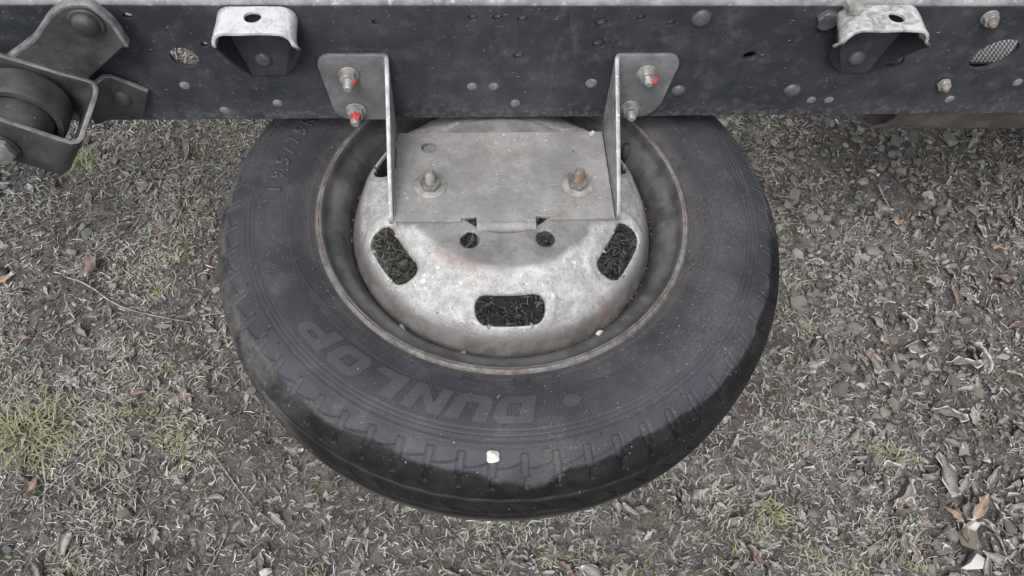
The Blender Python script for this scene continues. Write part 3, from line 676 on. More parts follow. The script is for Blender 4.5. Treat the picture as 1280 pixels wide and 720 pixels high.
# panels and ripples
def box(rc0, rc1, a0, a1, h=.0004, w=.0006):
    global H
    e = (np.maximum(np.maximum(rc0-RR, RR-rc1), np.maximum(a0-deg, deg-a1)*.0047))
    H += h*line(e, w)*up
box(.262, .293, -24, -6); box(.270, .287, -38, -30); box(.262, .291, 148, 179, .0005); box(.262, .291, -180, -172, .0003)
for c0, rr0 in (((14), .285), ((-163), .275)):
    cx_, cy_ = rr0*math.cos(math.radians(c0)), rr0*math.sin(math.radians(c0)); D = np.hypot(RR*np.cos(TH)-cx_, RR*np.sin(TH)-cy_)
    H += .00013*np.sin(D/.0046*2*pi)*np.exp(-(D/.030)**2)*up*(RR < .293)
cx_, cy_ = .272*math.cos(math.radians(-48)), .272*math.sin(math.radians(-58)); D = np.hypot((RR*np.cos(TH)-cx_)*.8, (RR*np.sin(TH)-cy_)*1.3)
H += .0005*line(D-.03, .0008)*up*(RR < .293)
# shoulder tread blocks: narrow slots and the thin line that joins them
npitch = 62; pit = 360/npitch; ph = ((deg+100.3) % pit)/pit      # 0..1 from a slot
phs = np.minimum(ph, 1-ph)*pit*.0057                              # arc distance from the slot centre
sgn = np.where(ph < .5, 1, -1)
inr = (RR > .3135) & (ZZ > -.03)
slotw = .0040
dslot = np.where(RR > .3165, np.abs(phs-slotw), np.abs(np.hypot(phs, np.maximum(.3175-RR, 0)*1.6)-slotw))
H -= .0026*line(dslot, .00065)*(RR > .3125)*(ZZ > -.0145)
tline = .3292-.0070*(ph)**2.2
H -= .0024*line(RR-tline, .0006)*(phs > slotw)*up
H -= .0030*line(phs*1.0, .0022)*(ZZ < -.012)*(ZZ > -.026)*(RR > .33)   # slots deepen over the edge
# tread: circumferential zig-zag grooves and cross sipes
zig = .0018*(2*np.abs(((deg/pit*1.0) % 1)-.5)-.5)
for zc, wd_, dp in ((-.046, .0024, .0036), (-.086, .0026, .0042)):
    H -= dp*np.exp(-(np.abs(ZZ+zig-zc)/wd_)**4)*(RR > .336)
for za, zb, sh in ((-.048, -.036, 0), (-.088, -.056, .5), (-.112, -.096, .25)):
    p2_ = np.abs((((deg+ZZ*120)/pit+sh) % 1)-.5)*pit*.0061
    H -= .0022*np.exp(-(p2_/.0011)**4)*(ZZ > za)*(ZZ < zb)*(RR > .336)
wear = vnoise(TH*9, ZZ*40, 1.3, 31); H += (wear-.5)*.0007*(RR > .335)
Rf = RR+nrm[:, 0]*H; Zf = ZZ+nrm[:, 1]*H
V = np.stack([Rf*np.cos(TH), Rf*np.sin(TH), Zf], -1).reshape(-1, 3); K = PR.shape[0]
I = np.arange(NT*K).reshape(NT, K); I2 = np.roll(I, -1, 0)
Q = np.stack([I[:, :-1], I[:, 1:], I2[:, 1:], I2[:, :-1]], -1).reshape(-1, 4)
tyre = npmesh('tyre', V, Q[:, ::-1], TYRE, smooth=True); tyre.parent = wheel; tyre.matrix_parent_inverse = Matrix.Translation((0, 0, .14))
ordr = np.argsort(PR[:90, 0])
def surfz(r): return float(np.interp(r, PR[:140, 0], PR[:140, 1]))

def text_mesh(s, size, bold=0., shear=0.):
    cu = bpy.data.curves.new('tmp', 'FONT'); cu.body = s; cu.size = size; cu.offset = bold; cu.shear = shear; cu.align_x = 'CENTER'; cu.resolution_u = 4
    o = bpy.data.objects.new('tmp', cu); COL.objects.link(o); bpy.context.view_layer.update()
    me = bpy.data.meshes.new_from_object(o.evaluated_get(bpy.context.evaluated_depsgraph_get())); bpy.data.objects.remove(o); return me
def raised(bm, rmid, ang, h=.0008, sx=1., sy=1., flip=1, name='raised_letter', mat=None, hgt=None):
    """flat letter outline -> raised rubber on the curved sidewall, tops outward, reading clockwise"""
    bmesh.ops.remove_doubles(bm, verts=bm.verts, dist=1e-5); bmesh.ops.triangulate(bm, faces=bm.faces)
    for _ in range(2):
        long_ = [e for e in bm.edges if e.calc_length() > .006]
        if long_: bmesh.ops.subdivide_edges(bm, edges=long_, cuts=1); bmesh.ops.triangulate(bm, faces=[f for f in bm.faces if len(f.verts) > 3])
    r = bmesh.ops.extrude_face_region(bm, geom=bm.faces[:]); top = {e for e in r['geom'] if isinstance(e, bmesh.types.BMVert)}
    for v in bm.verts:
        k = h if v in top else -.0008
        x, y = v.co.x*sx, v.co.y*sy; ins = .0002 if v in top else 0
        rr = rmid+y; a = math.radians(ang)-x/rmid
        v.co = (rr*math.cos(a), rr*math.sin(a), surfz(rr)+k)
    o = bmobj(name, bm, mat or LETTER, tyre, smooth=False); return o
def center(bm):
    xs = [v.co.x for v in bm.verts]; ys = [v.co.y for v in bm.verts]; bmesh.ops.translate(bm, vec=(-(min(xs)+max(xs))/2, -(min(ys)+max(ys))/2, 0), verts=bm.verts)
def putletter(ch, rmid, ang, cap, width=None, bold=0., shear=0., h=.0008):
    me = text_mesh(ch, 1., bold, shear); bm = bmesh.new(); bm.from_mesh(me); bpy.data.meshes.remove(me); center(bm)
    ys = [v.co.y for v in bm.verts]; xs = [v.co.x for v in bm.verts]; sc = cap/(max(ys)-min(ys)); sw = (width/(max(xs)-min(xs))) if width else sc
    for v in bm.verts: v.co = (v.co.x*sw, v.co.y*sc, 0)
    return raised(bm, rmid, ang, h, mat=DIGIT)
def poly_bm(loops):
    bm = bmesh.new()
    for l in loops: bm.faces.new([bm.verts.new((x, y, 0)) for x, y in l])
    return bm
# heavy slab italic letters
def strokes(ch):
    q = {'D': [[(-.5, -.5), (-.14, -.5), (-.14, .5), (-.5, .5)], [(-.14, .24), (.2, .24), (.47, .36), (.3, .5), (-.14, .5)], [(.2, .24), (.2, -.24), (.5, -.3), (.5, .3), (.47, .36)], [(-.14, -.5), (.3, -.5), (.5, -.3), (.2, -.24), (-.14, -.24)]],
         'U': [[(-.5, -.28), (-.16, -.2), (-.16, .5), (-.5, .5)], [(-.5, -.28), (-.34, -.5), (.34, -.5), (.5, -.28), (.16, -.2), (-.16, -.2)], [(.16, -.2), (.5, -.28), (.5, .5), (.16, .5)]],
         'N': [[(-.5, -.5), (-.2, -.5), (-.2, .1), (-.2, .5), (-.5, .5)], [(-.2, .1), (.2, -.5), (.2, -.1), (-.2, .5)], [(.2, -.5), (.5, -.5), (.5, .5), (.2, .5), (.2, -.1)]],
         'L': [[(-.4, -.5), (-.04, -.5), (-.04, .5), (-.4, .5)], [(-.04, -.5), (.5, -.5), (.5, -.22), (-.04, -.22)]],
         'O': [[(-.5, -.3), (-.18, -.2), (-.18, .2), (-.5, .3)], [(-.5, .3), (-.18, .2), (.18, .2), (.5, .3), (.34, .5), (-.34, .5)], [(.5, .3), (.18, .2), (.18, -.2), (.5, -.3)], [(.5, -.3), (.18, -.2), (-.18, -.2), (-.5, -.3), (-.34, -.5), (.34, -.5)]],
         'P': [[(-.5, -.5), (-.14, -.5), (-.14, .5), (-.5, .5)], [(-.14, .26), (.2, .26), (.46, .38), (.3, .5), (-.14, .5)], [(.2, .26), (.2, .08), (.5, .02), (.5, .3), (.46, .38)], [(-.14, -.16), (.3, -.16), (.5, .02), (.2, .08), (-.14, .08)]]}
    return q[ch]
for ch, a in zip('DUNLOP', (-90.3, -99.8, -109.4, -119.0, -129.3, -139.4)):
    lo = [[((x*.0405+y*.009), y*.0300) for x, y in l] for l in strokes(ch)]
    raised(poly_bm(lo), .2725, a, .0010)
for ch, a in zip('195/75R', (175.6, 171.0, 166.4, 162.6, 159.0, 155.4, 151.6)): putletter(ch, .2755, a, .0175, {'1': .0045, '/': .009, 'R': .013}.get(ch, .0105), .014, 0, .0014)
raised(poly_bm([[(-.011, 0), (-.004, .0065), (.006, .0075), (.011, 0), (.006, -.0075), (-.004, -.0065)]]), .2705, -77.5, .0009, name='raised_emblem')
raised(poly_bm([[(.009*math.cos(t), .0075*math.sin(t)) for t in np.linspace(0, 2*pi, 24, endpoint=False)]]), .2785, -33.8, .0006, name='raised_emblem')
for a in (-84.8, -121.5, -38):
    raised(poly_bm([[(-.0035, .004), (-.0023, .004), (.0003, -.004), (-.0003, -.0055)], [(.0035, .004), (.0003, -.004), (-.0003, -.0055), (.0023, .004)]]), .3135, a, .0007, name='raised_arrow')
# vent hairs standing on the rubber
bm = bmesh.new()
for k in range(46):
    a = random.uniform(-pi, pi); r = random.choice((.236, .241, .262, .29, .311)); p = Vector((r*math.cos(a), r*math.sin(a), surfz(r)-.0005)); hh = random.uniform(.003, .0065)
    g = bmesh.ops.create_cone(bm, segments=5, radius1=.00055, radius2=.00035, depth=hh, cap_ends=True); bmesh.ops.translate(bm, vec=p+Vector((0, 0, hh/2)), verts=g['verts'])
o = bmobj('vent_hairs', bm, DARK, tyre, False); o['kind'] = 'stuff'

# rim
rimp = [(.2222, -.010), (.2236, -.004), (.2236, -.0005), (.2222, .0012), (.2202, .0008), (.2188, -.0020), (.2172, -.0075), (.2142, -.0125), (.2098, -.0152), (.2060, -.0160), (.2020, -.0172), (.1985, -.0215), (.1958, -.0285), (.1925, -.0345), (.1900, -.0420),
        (.1885, -.052), (.188, -.066), (.190, -.082), (.196, -.094), (.202, -.104), (.2075, -.122), (.212, -.13), (.2165, -.135), (.222, -.14)]
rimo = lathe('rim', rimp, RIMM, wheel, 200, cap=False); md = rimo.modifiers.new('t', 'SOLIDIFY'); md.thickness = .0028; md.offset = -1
for p in rimo.data.polygons: p.use_smooth = True
sharp(rimo, 60)

# disc with hand holes, nut holes and bore, cut on a fine polar grid
dr = np.array([.0655, .068, .100, .109, .1125, .1145, .118, .124, .136, .150, .160, .168, .1745, .1795, .1835, .1862, .1875, .188])
dz = np.array([.0362, .0368, .0368, .0366, .0358, .0342, .0325, .0300, .0235, .0150, .0070, -.0015, -.0110, -.0215, -.0320, -.0420, -.050, -.056])
rg = np.concatenate([np.arange(.066, .180, .0011), np.arange(.180, .1881, .0009)]); NA = 900; tg = np.linspace(0, 2*pi, NA, endpoint=False)
from math import radians
A_, R_ = np.meshgrid(tg, rg, indexing='ij'); X_ = R_*np.cos(A_); Y_ = R_*np.sin(A_)
slotc = [radians(-90+60*k) for k in range(6)]
def sdf(X_, Y_):
    best = np.full(X_.shape, 9.); big = np.full(X_.shape, 9.)
    for a in slotc:
        u = X_*math.cos(a)+Y_*math.sin(a); v = -X_*math.sin(a)+Y_*math.cos(a)
        uc = u-.1525+(v*v)*2.2; rx, ry, c = .0148, .0385, .0130
        qx = np.abs(uc)-(rx-c); qy = np.abs(v)-(ry-c); dd = np.hypot(np.maximum(qx, 0), np.maximum(qy, 0))+np.minimum(np.maximum(qx, qy), 0)-c
        big = np.minimum(big, dd)
    small = np.full(X_.shape, 9.)
    for k in range(6):
        a = radians(-60+60*k); dd = np.hypot(X_-.0858*math.cos(a), Y_-.0858*math.sin(a))-.0108; small = np.minimum(small, dd)
    return np.minimum(big, small), big, small
S, big, small = sdf(X_, Y_)
cell = np.minimum.reduce([S, np.roll(S, -1, 0)])
# snap grid points that lie near a hole outline exactly onto it
for _ in range(3):
    e = 1e-5; gxs = (sdf(X_+e, Y_)[0]-sdf(X_-e, Y_)[0])/(2*e); gys = (sdf(X_, Y_+e)[0]-sdf(X_, Y_-e)[0])/(2*e); gn = np.hypot(gxs, gys)+1e-9
    near = np.abs(S) < .00065; X_ = np.where(near, X_-gxs/gn*S, X_); Y_ = np.where(near, Y_-gys/gn*S, Y_); S, big, small = sdf(X_, Y_)
Rn = np.hypot(X_, Y_); Z_ = np.interp(Rn, dr, dz)
k_ = np.ones(5)/5
# flattened pads round the hand holes and rolled-in edges
pad = np.exp(-np.maximum(big, 0)/.0085); ztgt = .0145-(Rn-.1525)*.42
Z_ = Z_*(1-.62*pad)+ztgt*.62*pad
Z_ += .0016*np.exp(-((big-.0105)/.004)**2)
Z_ -= .0048*np.exp(-np.maximum(big, 0)/.0016)+.0016*np.exp(-np.maximum(small, 0)/.0012)
Z_ += .0006*(vnoise(X_, Y_, 55, 3)-.5)
V = np.stack([X_, Y_, Z_], -1).reshape(-1, 3); KR = len(rg); I = np.arange(NA*KR).reshape(NA, KR); I2 = np.roll(I, -1, 0)
Q = np.stack([I[:, :-1], I[:, 1:], I2[:, 1:], I2[:, :-1]], -1).reshape(-1, 4)
Sf = S.reshape(-1); cq = Sf[Q].mean(1); Q = Q[(Sf[Q].min(1) > -.0002)]
used = np.zeros(len(V), bool); used[Q.ravel()] = True; remap = np.cumsum(used)-1; V = V[used]; Q = remap[Q]
disc = npmesh('wheel_disc', V, Q[:, ::-1], DISC, smooth=True); disc.parent = wheel; disc.matrix_parent_inverse = Matrix.Translation((0, 0, .14))
bm = bmesh.new(); bm.from_mesh(disc.data); bmesh.ops.recalc_face_normals(bm, faces=bm.faces)
if sum(f.normal.z for f in bm.faces) < 0: bmesh.ops.reverse_faces(bm, faces=bm.faces)
bm.to_mesh(disc.data); bm.free()
md = disc.modifiers.new('t', 'SOLIDIFY'); md.thickness = .0042; md.offset = -1
# valve
va = radians(31); tube('valve_stem', [(.196*math.cos(va), .196*math.sin(va), -.035), (.194*math.cos(va), .194*math.sin(va), -.018), (.192*math.cos(va), .192*math.sin(va), -.002)], lambda t: .0062-.002*t, RUBB, 12, wheel)
# grit collected in the well and on the rubber
def grit(name, nn, rf, zf, cols, smin, smax, parent, amin=-pi, amax=pi):
    Vs = []; Qs = []; Cs = []; b = 0
    for _ in range(nn):
        a = random.uniform(amin, amax); r = rf(); s = random.uniform(smin, smax); A = SV[random.randrange(16)]; v = A[0]*s+np.array([r*math.cos(a), r*math.sin(a), zf(r)+s*.3])
        Vs.append(v); Qs.append(A[1]+b); b += len(v); Cs.append(np.tile(np.array(random.choice(cols))*random.uniform(.7, 1.2), (len(v), 1)))
    o = npmesh(name, np.concatenate(Vs), np.concatenate(Qs), LITTER, np.concatenate(Cs), tri=True); o.parent = parent
    if parent is wheel: o.matrix_parent_inverse = Matrix.Translation((0, 0, .14))
    o['kind'] = 'stuff'; return o
grit('grit', 420, lambda: random.gauss(.1888, .0008), lambda r: -.040, [(.11, .1, .09), (.2, .19, .17), (.3, .29, .27), (.07, .06, .05)], .0006, .0020, wheel)
def lump(name, p, s, mat, label, cat, k=1, parent=None):
    o = bpy.data.objects.new(name, stonemesh(k, mat)); o.location = p; o.scale = s; o.rotation_euler = (0, 0, random.uniform(0, 3)); link(o); return tag(o, label, cat)
def pol(r, a, z): return (r*math.cos(radians(a)), r*math.sin(radians(a)), z)
bm = bmesh.new(); bmesh.ops.create_icosphere(bm, subdivisions=3, radius=.0068)
for v in bm.verts: v.co *= 1+.16*math.sin(v.co.x*520+1)*math.cos(v.co.y*610)+.08*math.sin(v.co.z*900); v.co.z *= .75
bm.transform(Matrix.Translation(pol(.3195, -94.6, .0040))); tag(bmobj('white_pellet', bm, WHITE), 'round white lump stuck on the shoulder of the tyre', 'pellet')
lump('stone_chip', pol(.1975, -59.2, -.015), (.0055, .0045, .006), WSTONE, 'cream stone chip lying in the rim at lower right', 'stone', 5)
lump('stone_chip', pol(.1935, -106, -.024), (.0045, .004, .005), PLUG, 'grey stone chip lying in the rim below the disc', 'stone', 6)
lump('stone_chip', pol(.196, -128, -.02), (.0065, .003, .003), PLUG, 'flat grey flake lying in the rim at lower left', 'stone', 7)
lump('stone_chip', (.1115, .078, .0434), (.0045, .0035, .004), WSTONE, 'cream crumb on the back corner of the carrier plate', 'stone', 8)
lump('stone_chip', pol(.2575, -94.0, .0135), (.0028, .0014, .0024), PLUG, 'small pale grey flake on the tyre between two letters', 'stone', 9)

# ================================================================== SPARE WHEEL CARRIER
car = empty('spare_wheel_carrier', (0, .03, .0369)); tag(car, 'galvanised U shaped carrier bolted to rail and holding the spare wheel', 'bracket')
from math import radians
T = .0045; ZP = .0414
out = [(-.1275, -.0500), (-.1275, .0832), (.1250, .0832), (.1250, -.0500), (.0500, -.0512), (.0500, -.0470), (.0335, -.0455), (.0335, -.0530), (-.0345, -.0530), (-.0345, -.0455), (-.0520, -.0470), (-.0520, -.0512)]
plate('mounting_plate', out, [circle(-.0885, .0595, .0092), circle(.0865, .052, .0014, 10)], T, PLATEM, car, 'XY', ZP, .0007)
# tab bent down into the hub bore
tabp = [(-.0529, ZP-.0023), (-.0560, ZP-.0026), (-.0585, ZP-.0040), (-.0602, ZP-.0065), (-.0608, ZP-.010), (-.0610, ZP-.028)]
ribbon('centring_tab', [((-.0345, y, z), (.0335, y, z)) for y, z in tabp], T, PLATEM, car, 4)
def side(sx, xa, xo, ztop):
    pr = []
    w_ = abs(xo-xa); yw = .1000
    for t in (0, .02, .05, .1, .18, .3, .5, .8, 1.):         # rounded outer corners of the flange
        xx = xo+(xa-sx*-.0045*0-xo)*t*.955; dist = abs(xx-xo)
        rt, rb = .014, .024 if sx < 0 else .034
        zt = ztop-(rt-math.sqrt(max(rt*rt-max(rt-dist, 0)**2, 0)) if dist < rt else 0)
        zb = .0500+(rb-math.sqrt(max(rb*rb-max(rb-dist, 0)**2, 0)) if dist < rb else 0)
        tl = -(sx)*.0075*(1-t)                                # outer edge leans inward towards the bottom
        pr.append(((xx, yw, zt), (xx+tl, yw, zb)))
    fl = ribbon('bolt_flange', pr, .0048, GALVF, car, 4, 0)
    x0 = xa; pr2 = [((xa+sx*.0042, yw, ztop), (xa+sx*.0042, yw, .0505)), ((xa+sx*.0022, yw-.0008, ztop), (xa+sx*.0022, yw-.0008, .0470)), ((xa+sx*.0006, yw-.0032, ztop), (xa+sx*.0006, yw-.0032, .0395)), ((xa, yw-.007, ztop-.002), (xa, yw-.007, .0380))]
    for t in (.15, .3, .45, .6, .75, .88): y = yw-.007+(-.0475-(yw-.007))*t; pr2.append(((xa, y, ztop-.002+(.052-ztop+.002)*t), (xa, y, .0372)))
    pr2 += [((xa, -.0475, .0495), (xa, -.0475, .0370)), ((xa, -.0505, .0455), (xa, -.0505, .0372)), ((xa, -.0520, .0415), (xa, -.0520, .0385))]
    ribbon('side_arm', pr2, .0050, GALVE, car, 3, 0)
side(-1, -.1310, -.2092, .1500); side(1, .1285, .2035, .1490)
for x_, y_, s_ in ((-.0868, -.0005, .4), (.0862, -.0015, .1)):
    studnut(car, (x_, y_, ZP), (0, 0, 1), .0124, .0068, .0060, .0185, .0192, BOLTM, spin=s_, tip=RUSTB if x_ > 0 else None)
YF = .0975
studnut(car, (-.176, YF, .1225), OUTY, .0098, .010, .0058, .013, .012, BOLTM, red=(.004, 0, -.001))
studnut(car, (-.1745, YF, .0665), OUTY, .0098, .010, .0058, .013, .012, BOLTM, red=(.0015, -.004, .0035), spin=.1)
studnut(car, (.1675, YF, .1235), OUTY, .0102, .009, .0056, .010, .012, BOLTM, red=(.0078, .002, -.004), spin=.5)
studnut(car, (.1570, YF, .0675), OUTY, .0102, .009, .0056, .010, .012, BOLTM, spin=.2)

# ================================================================== CHASSIS RAIL
YW = .1025
rail = empty('chassis_rail', (0, .13, .0475)); tag(rail, 'long blue black chassis rail running across the top above the wheel', 'chassis rail')
holes = [circle(-.3943, .2000, .0050, 20, .0042), circle(-.3535, .1435, .0155, 32, .0135, -.45), circle(-.1386, .1917, .0045, 18),
         circle(-.035, .1985, .0052, 18), circle(-.0084, .1985, .0052, 18), circle(.0184, .1965, .0055, 18), circle(.1054, .1915, .0072, 24), circle(.1482, .1985, .0048, 18), circle(.1827, .1910, .0048, 18),
         circle(.2851, .1437, .0078, 24, .0062, .2), circle(.4623, .1332, .0125, 28, .0115), circle(.5800, .1440, .0270, 40, .0205, .65), circle(.1059, .1625, .0072, 24), circle(.0167, .1455, .0062, 20), circle(-.3263, .1617, .0040, 16)]
plate('web', [(-1.3, .0475), (1.4, .0475), (1.4, .2125), (-1.3, .2125)], holes, .006, PAINT, rail, 'XZ', YW, .0004)
fl = []
for a in np.linspace(0, pi/2, 7): fl.append((YW+.008-.008*math.cos(a), .2128+.008*math.sin(a)))
fl.append((YW+.030, .2208)); fl.append((YW+.070, .2208))
def extr(name, prof, x0, x1, mat, parent, t, nx=60, off=-1.):
    xs = np.linspace(x0, x1, nx); V = [(x, y, z) for x in xs for y, z in prof]; k = len(prof)
    o = meshobj(name, V, [(i*k+j, i*k+j+1, (i+1)*k+j+1, (i+1)*k+j) for i in range(nx-1) for j in range(k-1)], mat, parent)
    m = o.modifiers.new('t', 'SOLIDIFY'); m.thickness = t; m.offset = off; return o
tf = extr('top_flange', fl, -1.3, 1.4, FROSTP, rail, .006)
if tf.data.polygons[10].normal.z < 0: tf.modifiers[0].offset = 1.
bf = extr('bottom_flange', [(YW+.0064, .0505), (YW+.070, .0505)], -1.3, 1.4, PAINT, rail, .0055, 2)
# plugs set into small holes
def plug(x, z, r=.0056, mat=PLUG, depth=-.0004): return lathe('hole_plug', [(r, -.002), (r, .0002), (r*.85, .0007), (.0002, .0007)], mat, rail, 24, along((x, YW, z), OUTY), cap=False)
for x_, z_ in ((-.3651, .1024), (-.3303, .0624), (-.2661, .0736), (-.0357, .0987), (-.0102, .0985), (.1055, .1028), (.0166, .071), (.563, .0727), (.6355, .1004)): plug(x_, z_, .0058 if x_ < .1 or x_ > .5 else .0068)
for x_, z_ in ((.3845, .073), (.4071, .0728)): plug(x_, z_, .0055)
# parts bolted behind the small upper holes: their ends fill part of each hole
for x_, z_, r_ in ((-.035, .1985, .0052), (-.0084, .1985, .0052), (.0184, .1965, .0055), (.1054, .1915, .0072), (.1482, .1985, .0048), (.1827, .191, .0048), (-.1386, .1917, .0045), (.1059, .1625, .0072), (.0167, .1455, .0062)):
    lathe('hole_plug', [(r_*1.0, -.0025), (r_*.8, -.0018), (.0002, -.0032)], PLUG if r_ < .007 else DOME, rail, 20, along((x_, YW+.0045, z_-.0015), OUTY), cap=False)
for x_, z_, r_ in ((.215, .1975, .0112), (.2130, .0904, .0085), (.3544, .0893, .0105), (.4123, .1432, .0105), (-.2671, .1440, .0095)): dome(rail, (x_, YW-(.003 if r_ in (.0105, .0095) and z_ > .14 else 0), z_), OUTY, r_, DOME)
hexnut('bolt_head', .0125, .007, DOME, rail, along((.3559, YW, .1970), OUTY, .25))
studnut(rail, (.5426, YW, .1990), OUTY, .0085, .007, .0050, .007, .0098, BOLTM, tip=RUSTB)
studnut(rail, (.5396, YW, .1010), OUTY, .0085, .006, .0045, .007, None, BOLTM, tip=RUSTB, spin=.6)
_sp = plate('stamped_panel', [(-.13, -.09), (.13, -.09), (.13, .09), (-.13, .09)], [], .003, SILV, None, 'XZ', 0.)
_sp.location = (.72, .27, .0); _sp.rotation_euler = (radians(-58), 0, 0)
tag(_sp, 'silver stamped metal panel seen through the oval hole in the rail', 'panel')
plate('hole_dark_backing', [(.26, .06), (.31, .06), (.31, .20), (.26, .20)], [], .003, DARK, rail, 'XZ', YW+.02)  # added dark sheet, stands in for the shade inside the hole
# rubber grommet piece behind the hole on the right
tube('grommet', [(.4545+.0, YW+.014, .1245), (.462, YW+.016, .128), (.466, YW+.016, .135), (.470, YW+.016, .1425)], lambda t: .0045, RUSTY, 10, rail)

# ================================================================== HOOD SHAPED BODY BRACKETS
def hood(name, x0, x1, zt, yf, bxl, bxr, zbot, mat, label, hole, wing=0.):
    root = empty(name, ((x0+x1)/2, YW, zbot)); tag(root, label, 'bracket')
    R = .016; NV = 10; V = []; cols = 0
    vs = np.linspace(0, 1, NV)
    for iv, v in enumerate(vs):
        y = YW-.0022+(yf-YW+.0022)*v
        L = (1-v)**1.15                              # side legs run down to the web at the back
        lowz = zt-R-(zt-R-zbot)*L-.004
        xl = x0+(bxl-x0)*L*.0; row = []
        wl = wing*v
        for t in np.linspace(0, 1, 6): zz = lowz+(zt-R-lowz)*t; xx = x0-wl*(1-t)+(bxl-x0)*((zt-R-zz)/(zt-R-zbot))**1.0*L; row.append((xx-wl*.3, y, zz))
        for a in np.linspace(pi, pi/2, 7)[1:]: row.append((x0+R+R*math.cos(a)-wl*.3*(1-math.sin(a)), y, zt-R+R*math.sin(a)))
        for t in np.linspace(0, 1, 20)[1:-1]: row.append((x0+R+(x1-x0-2*R)*t, y, zt))
        for a in np.linspace(pi/2, 0, 7): row.append((x1-R+R*math.cos(a), y, zt-R+R*math.sin(a)))
        for t in np.linspace(1, 0, 6)[1:]: zz = lowz+(zt-R-lowz)*t; xx = x1+(bxr-x1)*((zt-R-zz)/(zt-R-zbot))*L+.006*v*(1-t); row.append((xx, y, zz))
        V += row; cols = len(row)
    # a round hole through the top: drop the quads inside it and pull the ring to a circle
    hx, hy, hr = hole; sub = []
    bm = bmesh.new(); vv = [bm.verts.new(p) for p in V]
    for i in range(NV-1):
        for j in range(cols-1): bm.faces.new((vv[i*cols+j], vv[i*cols+j+1], vv[(i+1)*cols+j+1], vv[(i+1)*cols+j]))
    tops = [f for f in bm.faces if (f.calc_center_median()-Vector((hx, hy, zt))).length < hr*2.6]
    ed = list({e for f in tops for e in f.edges}); bmesh.ops.subdivide_edges(bm, edges=ed, cuts=3, use_grid_fill=True)
    dele = [f for f in bm.faces if abs(f.calc_center_median().z-zt) < .001 and (f.calc_center_median()-Vector((hx, hy, zt))).length < hr]
    bmesh.ops.delete(bm, geom=dele, context='FACES')
    for e in [e for e in bm.edges if e.is_boundary]:
        for v in e.verts:
            d = v.co-Vector((hx, hy, zt))
            if abs(v.co.z-zt) < .001 and d.length < hr*1.6: d.z = 0; v.co = Vector((hx, hy, zt))+d.normalized()*hr
    for v in bm.verts: v.co.z += .0006*math.sin(v.co.x*130)*math.sin(v.co.y*160)
    o = bmobj('bracket_shell', bm, mat, root); m = o.modifiers.new('t', 'SOLIDIFY'); m.thickness = .0035; m.offset = -1
    if sum(p.normal.z for p in o.data.polygons) < 0: m.offset = 1
    bevel(o, .0007, 2, 60)
    plate('back_plate', [(bxl-.003, zbot-.004), (bxr+.003, zbot-.004), (x1-.003, zt-.03), (x0+.003, zt-.03)], [], .0028, PAINT, root, 'XZ', YW-.0035)
    return root
hood('body_bracket', -.3030, -.2195, .2140, .0600, -.288, -.243, .124, CHROME, 'shiny worn hood shaped bracket at the upper left of the rail', (-.2615, .0840, .0088))
hood('body_bracket', .3640, .4560, .2170, .0600, .398, .438, .124, CHROMEB, 'dull half polished hood bracket on the right part of rail', (.4200, .0800, .0088), .010)
hb = hexnut('bolt_head', .0115, .009, BOLTM, None, along((.3735, .0930, .2200), (0, -.35, 1), .3)); tag(hb, 'grey hexagon bolt head resting against the right hood bracket', 'bolt')

# ================================================================== HANGER, CLAMP AND BUSH (UPPER LEFT)
hang = empty('spring_hanger', (-.45, .078, .131)); tag(hang, 'angular dark steel hanger plate riveted at the upper left of rail', 'bracket')
ap = [(-.521, .167), (-.484, .192), (-.456, .222), (-.436, .234), (-.413, .235), (-.400, .212), (-.396, .186), (-.462, .131)]
plate('hanger_plate', roundpoly([(-.56, .141)]+ap, [0, .01, .01, .012, .008, .008, .006, .003, .002]), [], .005, HANGER, hang, 'XZ', .075, .001)
edge = roundpoly([(-.66, .079)]+[(-.56, .141)]+ap[:7]+[(-.396, .1)], [0, 0, .01, .01, .012, .008, .008, .006, .003, .0])[:-1]
edge = [p for p in edge if p[1] > .13]
ribbon('folded_edge', [((x_, .0745, z_), (x_, .0840, z_+.001)) for x_, z_ in edge], .0045, EDGE, hang, 2)
lathe('washer', [(.0175, 0), (.0175, .002), (.0165, .003)], HANGER, hang, 32, along((-.4245, .075, .2140), OUTY))
dome(hang, (-.4245, .072, .2140), OUTY, .0135, HANGER, 'rivet', .7)

cl = empty('bush_clamp', (-.46, .04, .07)); tag(cl, 'bent steel strap clamp around the round rubber bush', 'clamp')
def s2(x, slope0, z0, x0): return z0+(x-x0)*slope0
dn = Vector((-.034, 0, -.048))
def fr(x, z, y): return ((x, y, z), (x+dn.x, y, z+dn.z))
pr = [fr(-.66, .252, .0), fr(-.58, .200, 0), fr(-.515, .157, .0), fr(-.47, .1275, 0), fr(-.461, .1210, .0006), fr(-.4560, .1185, .0040), fr(-.4535, .1175, .009), fr(-.4490, .124, .03), fr(-.4440, .1310, .056), fr(-.4435, .1340, .066), fr(-.4465, .1365, .0720), fr(-.454, .1390, .0745), fr(-.48, .1500, .0745), fr(-.525, .176, .072), fr(-.66, .262, .072)]
sm_ = []
for i in range(len(pr)): sm_.append(pr[i])
cs = ribbon('strap', sm_, .0058, HANGER, cl, 5, 0, .0012)
pr = [((-.462, .080, .1200), (-.475, .080, .066)), ((-.4565, .0815, .1240), (-.470, .0815, .066)), ((-.4500, .0860, .1260), (-.463, .086, .066)), ((-.4450, .0925, .1265), (-.457, .0925, .065)), ((-.4390, .0965, .1235), (-.450, .0965, .063)), ((-.430, .0975, .1170), (-.442, .0975, .062)), ((-.4055, .0975, .1000), (-.424, .0975, .061))]
ribbon('strap_flange', pr, .0065, HANGER, cl, 4, 0, .001)
dome(cl, (-.4385, .0945, .0905), OUTY, .0115, HANGER, 'rivet', .6)
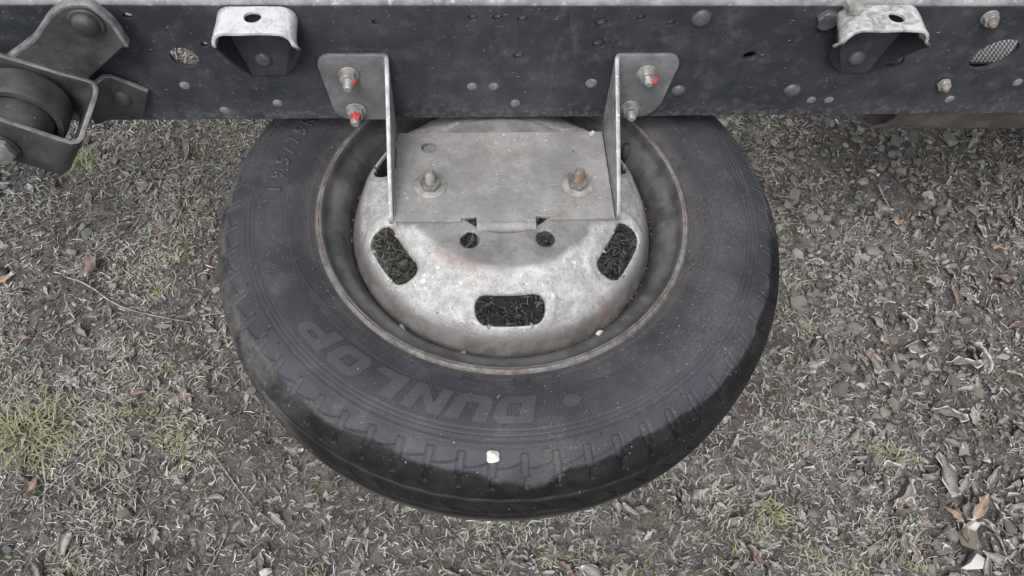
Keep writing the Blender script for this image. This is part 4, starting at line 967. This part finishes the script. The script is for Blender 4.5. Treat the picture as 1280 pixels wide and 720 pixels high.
hexnut('bolt_head', .0185, .010, EDGE, cl, along((-.534, -.003, .118), OUTY, .2)); lathe('washer', [(.021, 0), (.021, .002), (.020, .0028)], HANGER, cl, 32, along((-.534, -.003, .118), OUTY))
bu = empty('rubber_bush', (-.520, .04, .08)); tag(bu, 'round dark rubber bush held inside the bent clamp at left', 'bush')
M = along((-.5215, .066, .1205), OUTY)
lathe('outer_sleeve', [(.030, 0), (.0435, .0005), (.0455, .003), (.0460, .02), (.0455, .0320), (.0435, .0350), (.038, .0358), (.036, .033), (.035, .028)], RUBB, bu, 64, M, cap=False)
lathe('inner_sleeve', [(.036, .004), (.0355, .0300), (.0335, .040), (.0325, .058), (.030, .062), (.012, .0625)], RUBB, bu, 64, M)

# ================================================================== RUSTY CHANNEL BELOW THE RAIL (RIGHT)
rc = empty('rusty_channel', (.7, .17, -.04)); tag(rc, 'rusty brown channel passing below the rail at the far right', 'channel')
V = []; Fc = []; k = 21; xs = [.488, .494, .502, .512, .522, .532, .542, .550, .556, .562, .568, .576, .62, .7, .85, 1.05, 1.3]
prf = [(.150, .050), (.148, .030), (.148, .010), (.148, -.008), (.149, -.020), (.152, -.032), (.158, -.042), (.167, -.049), (.178, -.052), (.190, -.050), (.200, -.043), (.206, -.032), (.209, -.018), (.210, 0.), (.210, .03)]
pl = [0.]
for a_, b_ in zip(prf, prf[1:]): pl.append(pl[-1]+math.dist(a_, b_))
for i, x_ in enumerate(xs):
    a0 = float(np.interp(x_, [.488, .512, .535, .550, .578], [.93, .74, .58, .46, 0.]))
    for j in range(k):
        q = (a0+(1-a0)*j/(k-1))*pl[-1]; yy = float(np.interp(q, pl, [p[0] for p in prf])); zz = float(np.interp(q, pl, [p[1] for p in prf]))
        V.append((x_-.018, yy, zz+.006-.010*(x_-.5)))
for i in range(len(xs)-1):
    for j in range(k-1): Fc.append((i*k+j, i*k+j+1, (i+1)*k+j+1, (i+1)*k+j))
o = meshobj('channel_trough', V, Fc, RUSTY, rc); m = o.modifiers.new('t', 'SOLIDIFY'); m.thickness = .004; m.offset = 0; bevel(o, .0008)

# ================================================================== UNSEEN TRUCK PARTS ADDED TO SHADE THE GROUND (behind the rail)
tag(extr('far_chassis_rail', [(.93, .2183), (.995, .2183), (1.0, .2130), (1.0, .0530), (.995, .0475), (.93, .0475)], -1.3, 2.4, PAINT, None, .006, 2, 0.), 'unseen opposite chassis rail of the truck, added to shade the ground', 'chassis rail')
cb = empty('ground_shade', (1.4, .6, .1)); tag(cb, 'unseen dark panels added to shade the ground at the upper right', 'shade panel')  # made-up floor and tank panels out of view, only there to block sky light
plate('shade_floor', [(-.25, .52), (2.6, .40), (2.6, 2.3), (-.6, 2.3)], [], .004, DARK, cb, 'XY', .30)
plate('shade_step', [(.60, .48), (.879, .48), (.879, 1.2), (.60, 1.2)], [], .004, DARK, cb, 'XY', .085)
plate('shade_bottom', [(.88, .20), (2.6, .20), (2.6, 1.2), (.88, 1.2)], [], .004, DARK, cb, 'XY', .085)
plate('shade_side', [(.88, .09), (2.6, .09), (2.6, .28), (.88, .28)], [], .004, DARK, cb, 'XZ', .40)
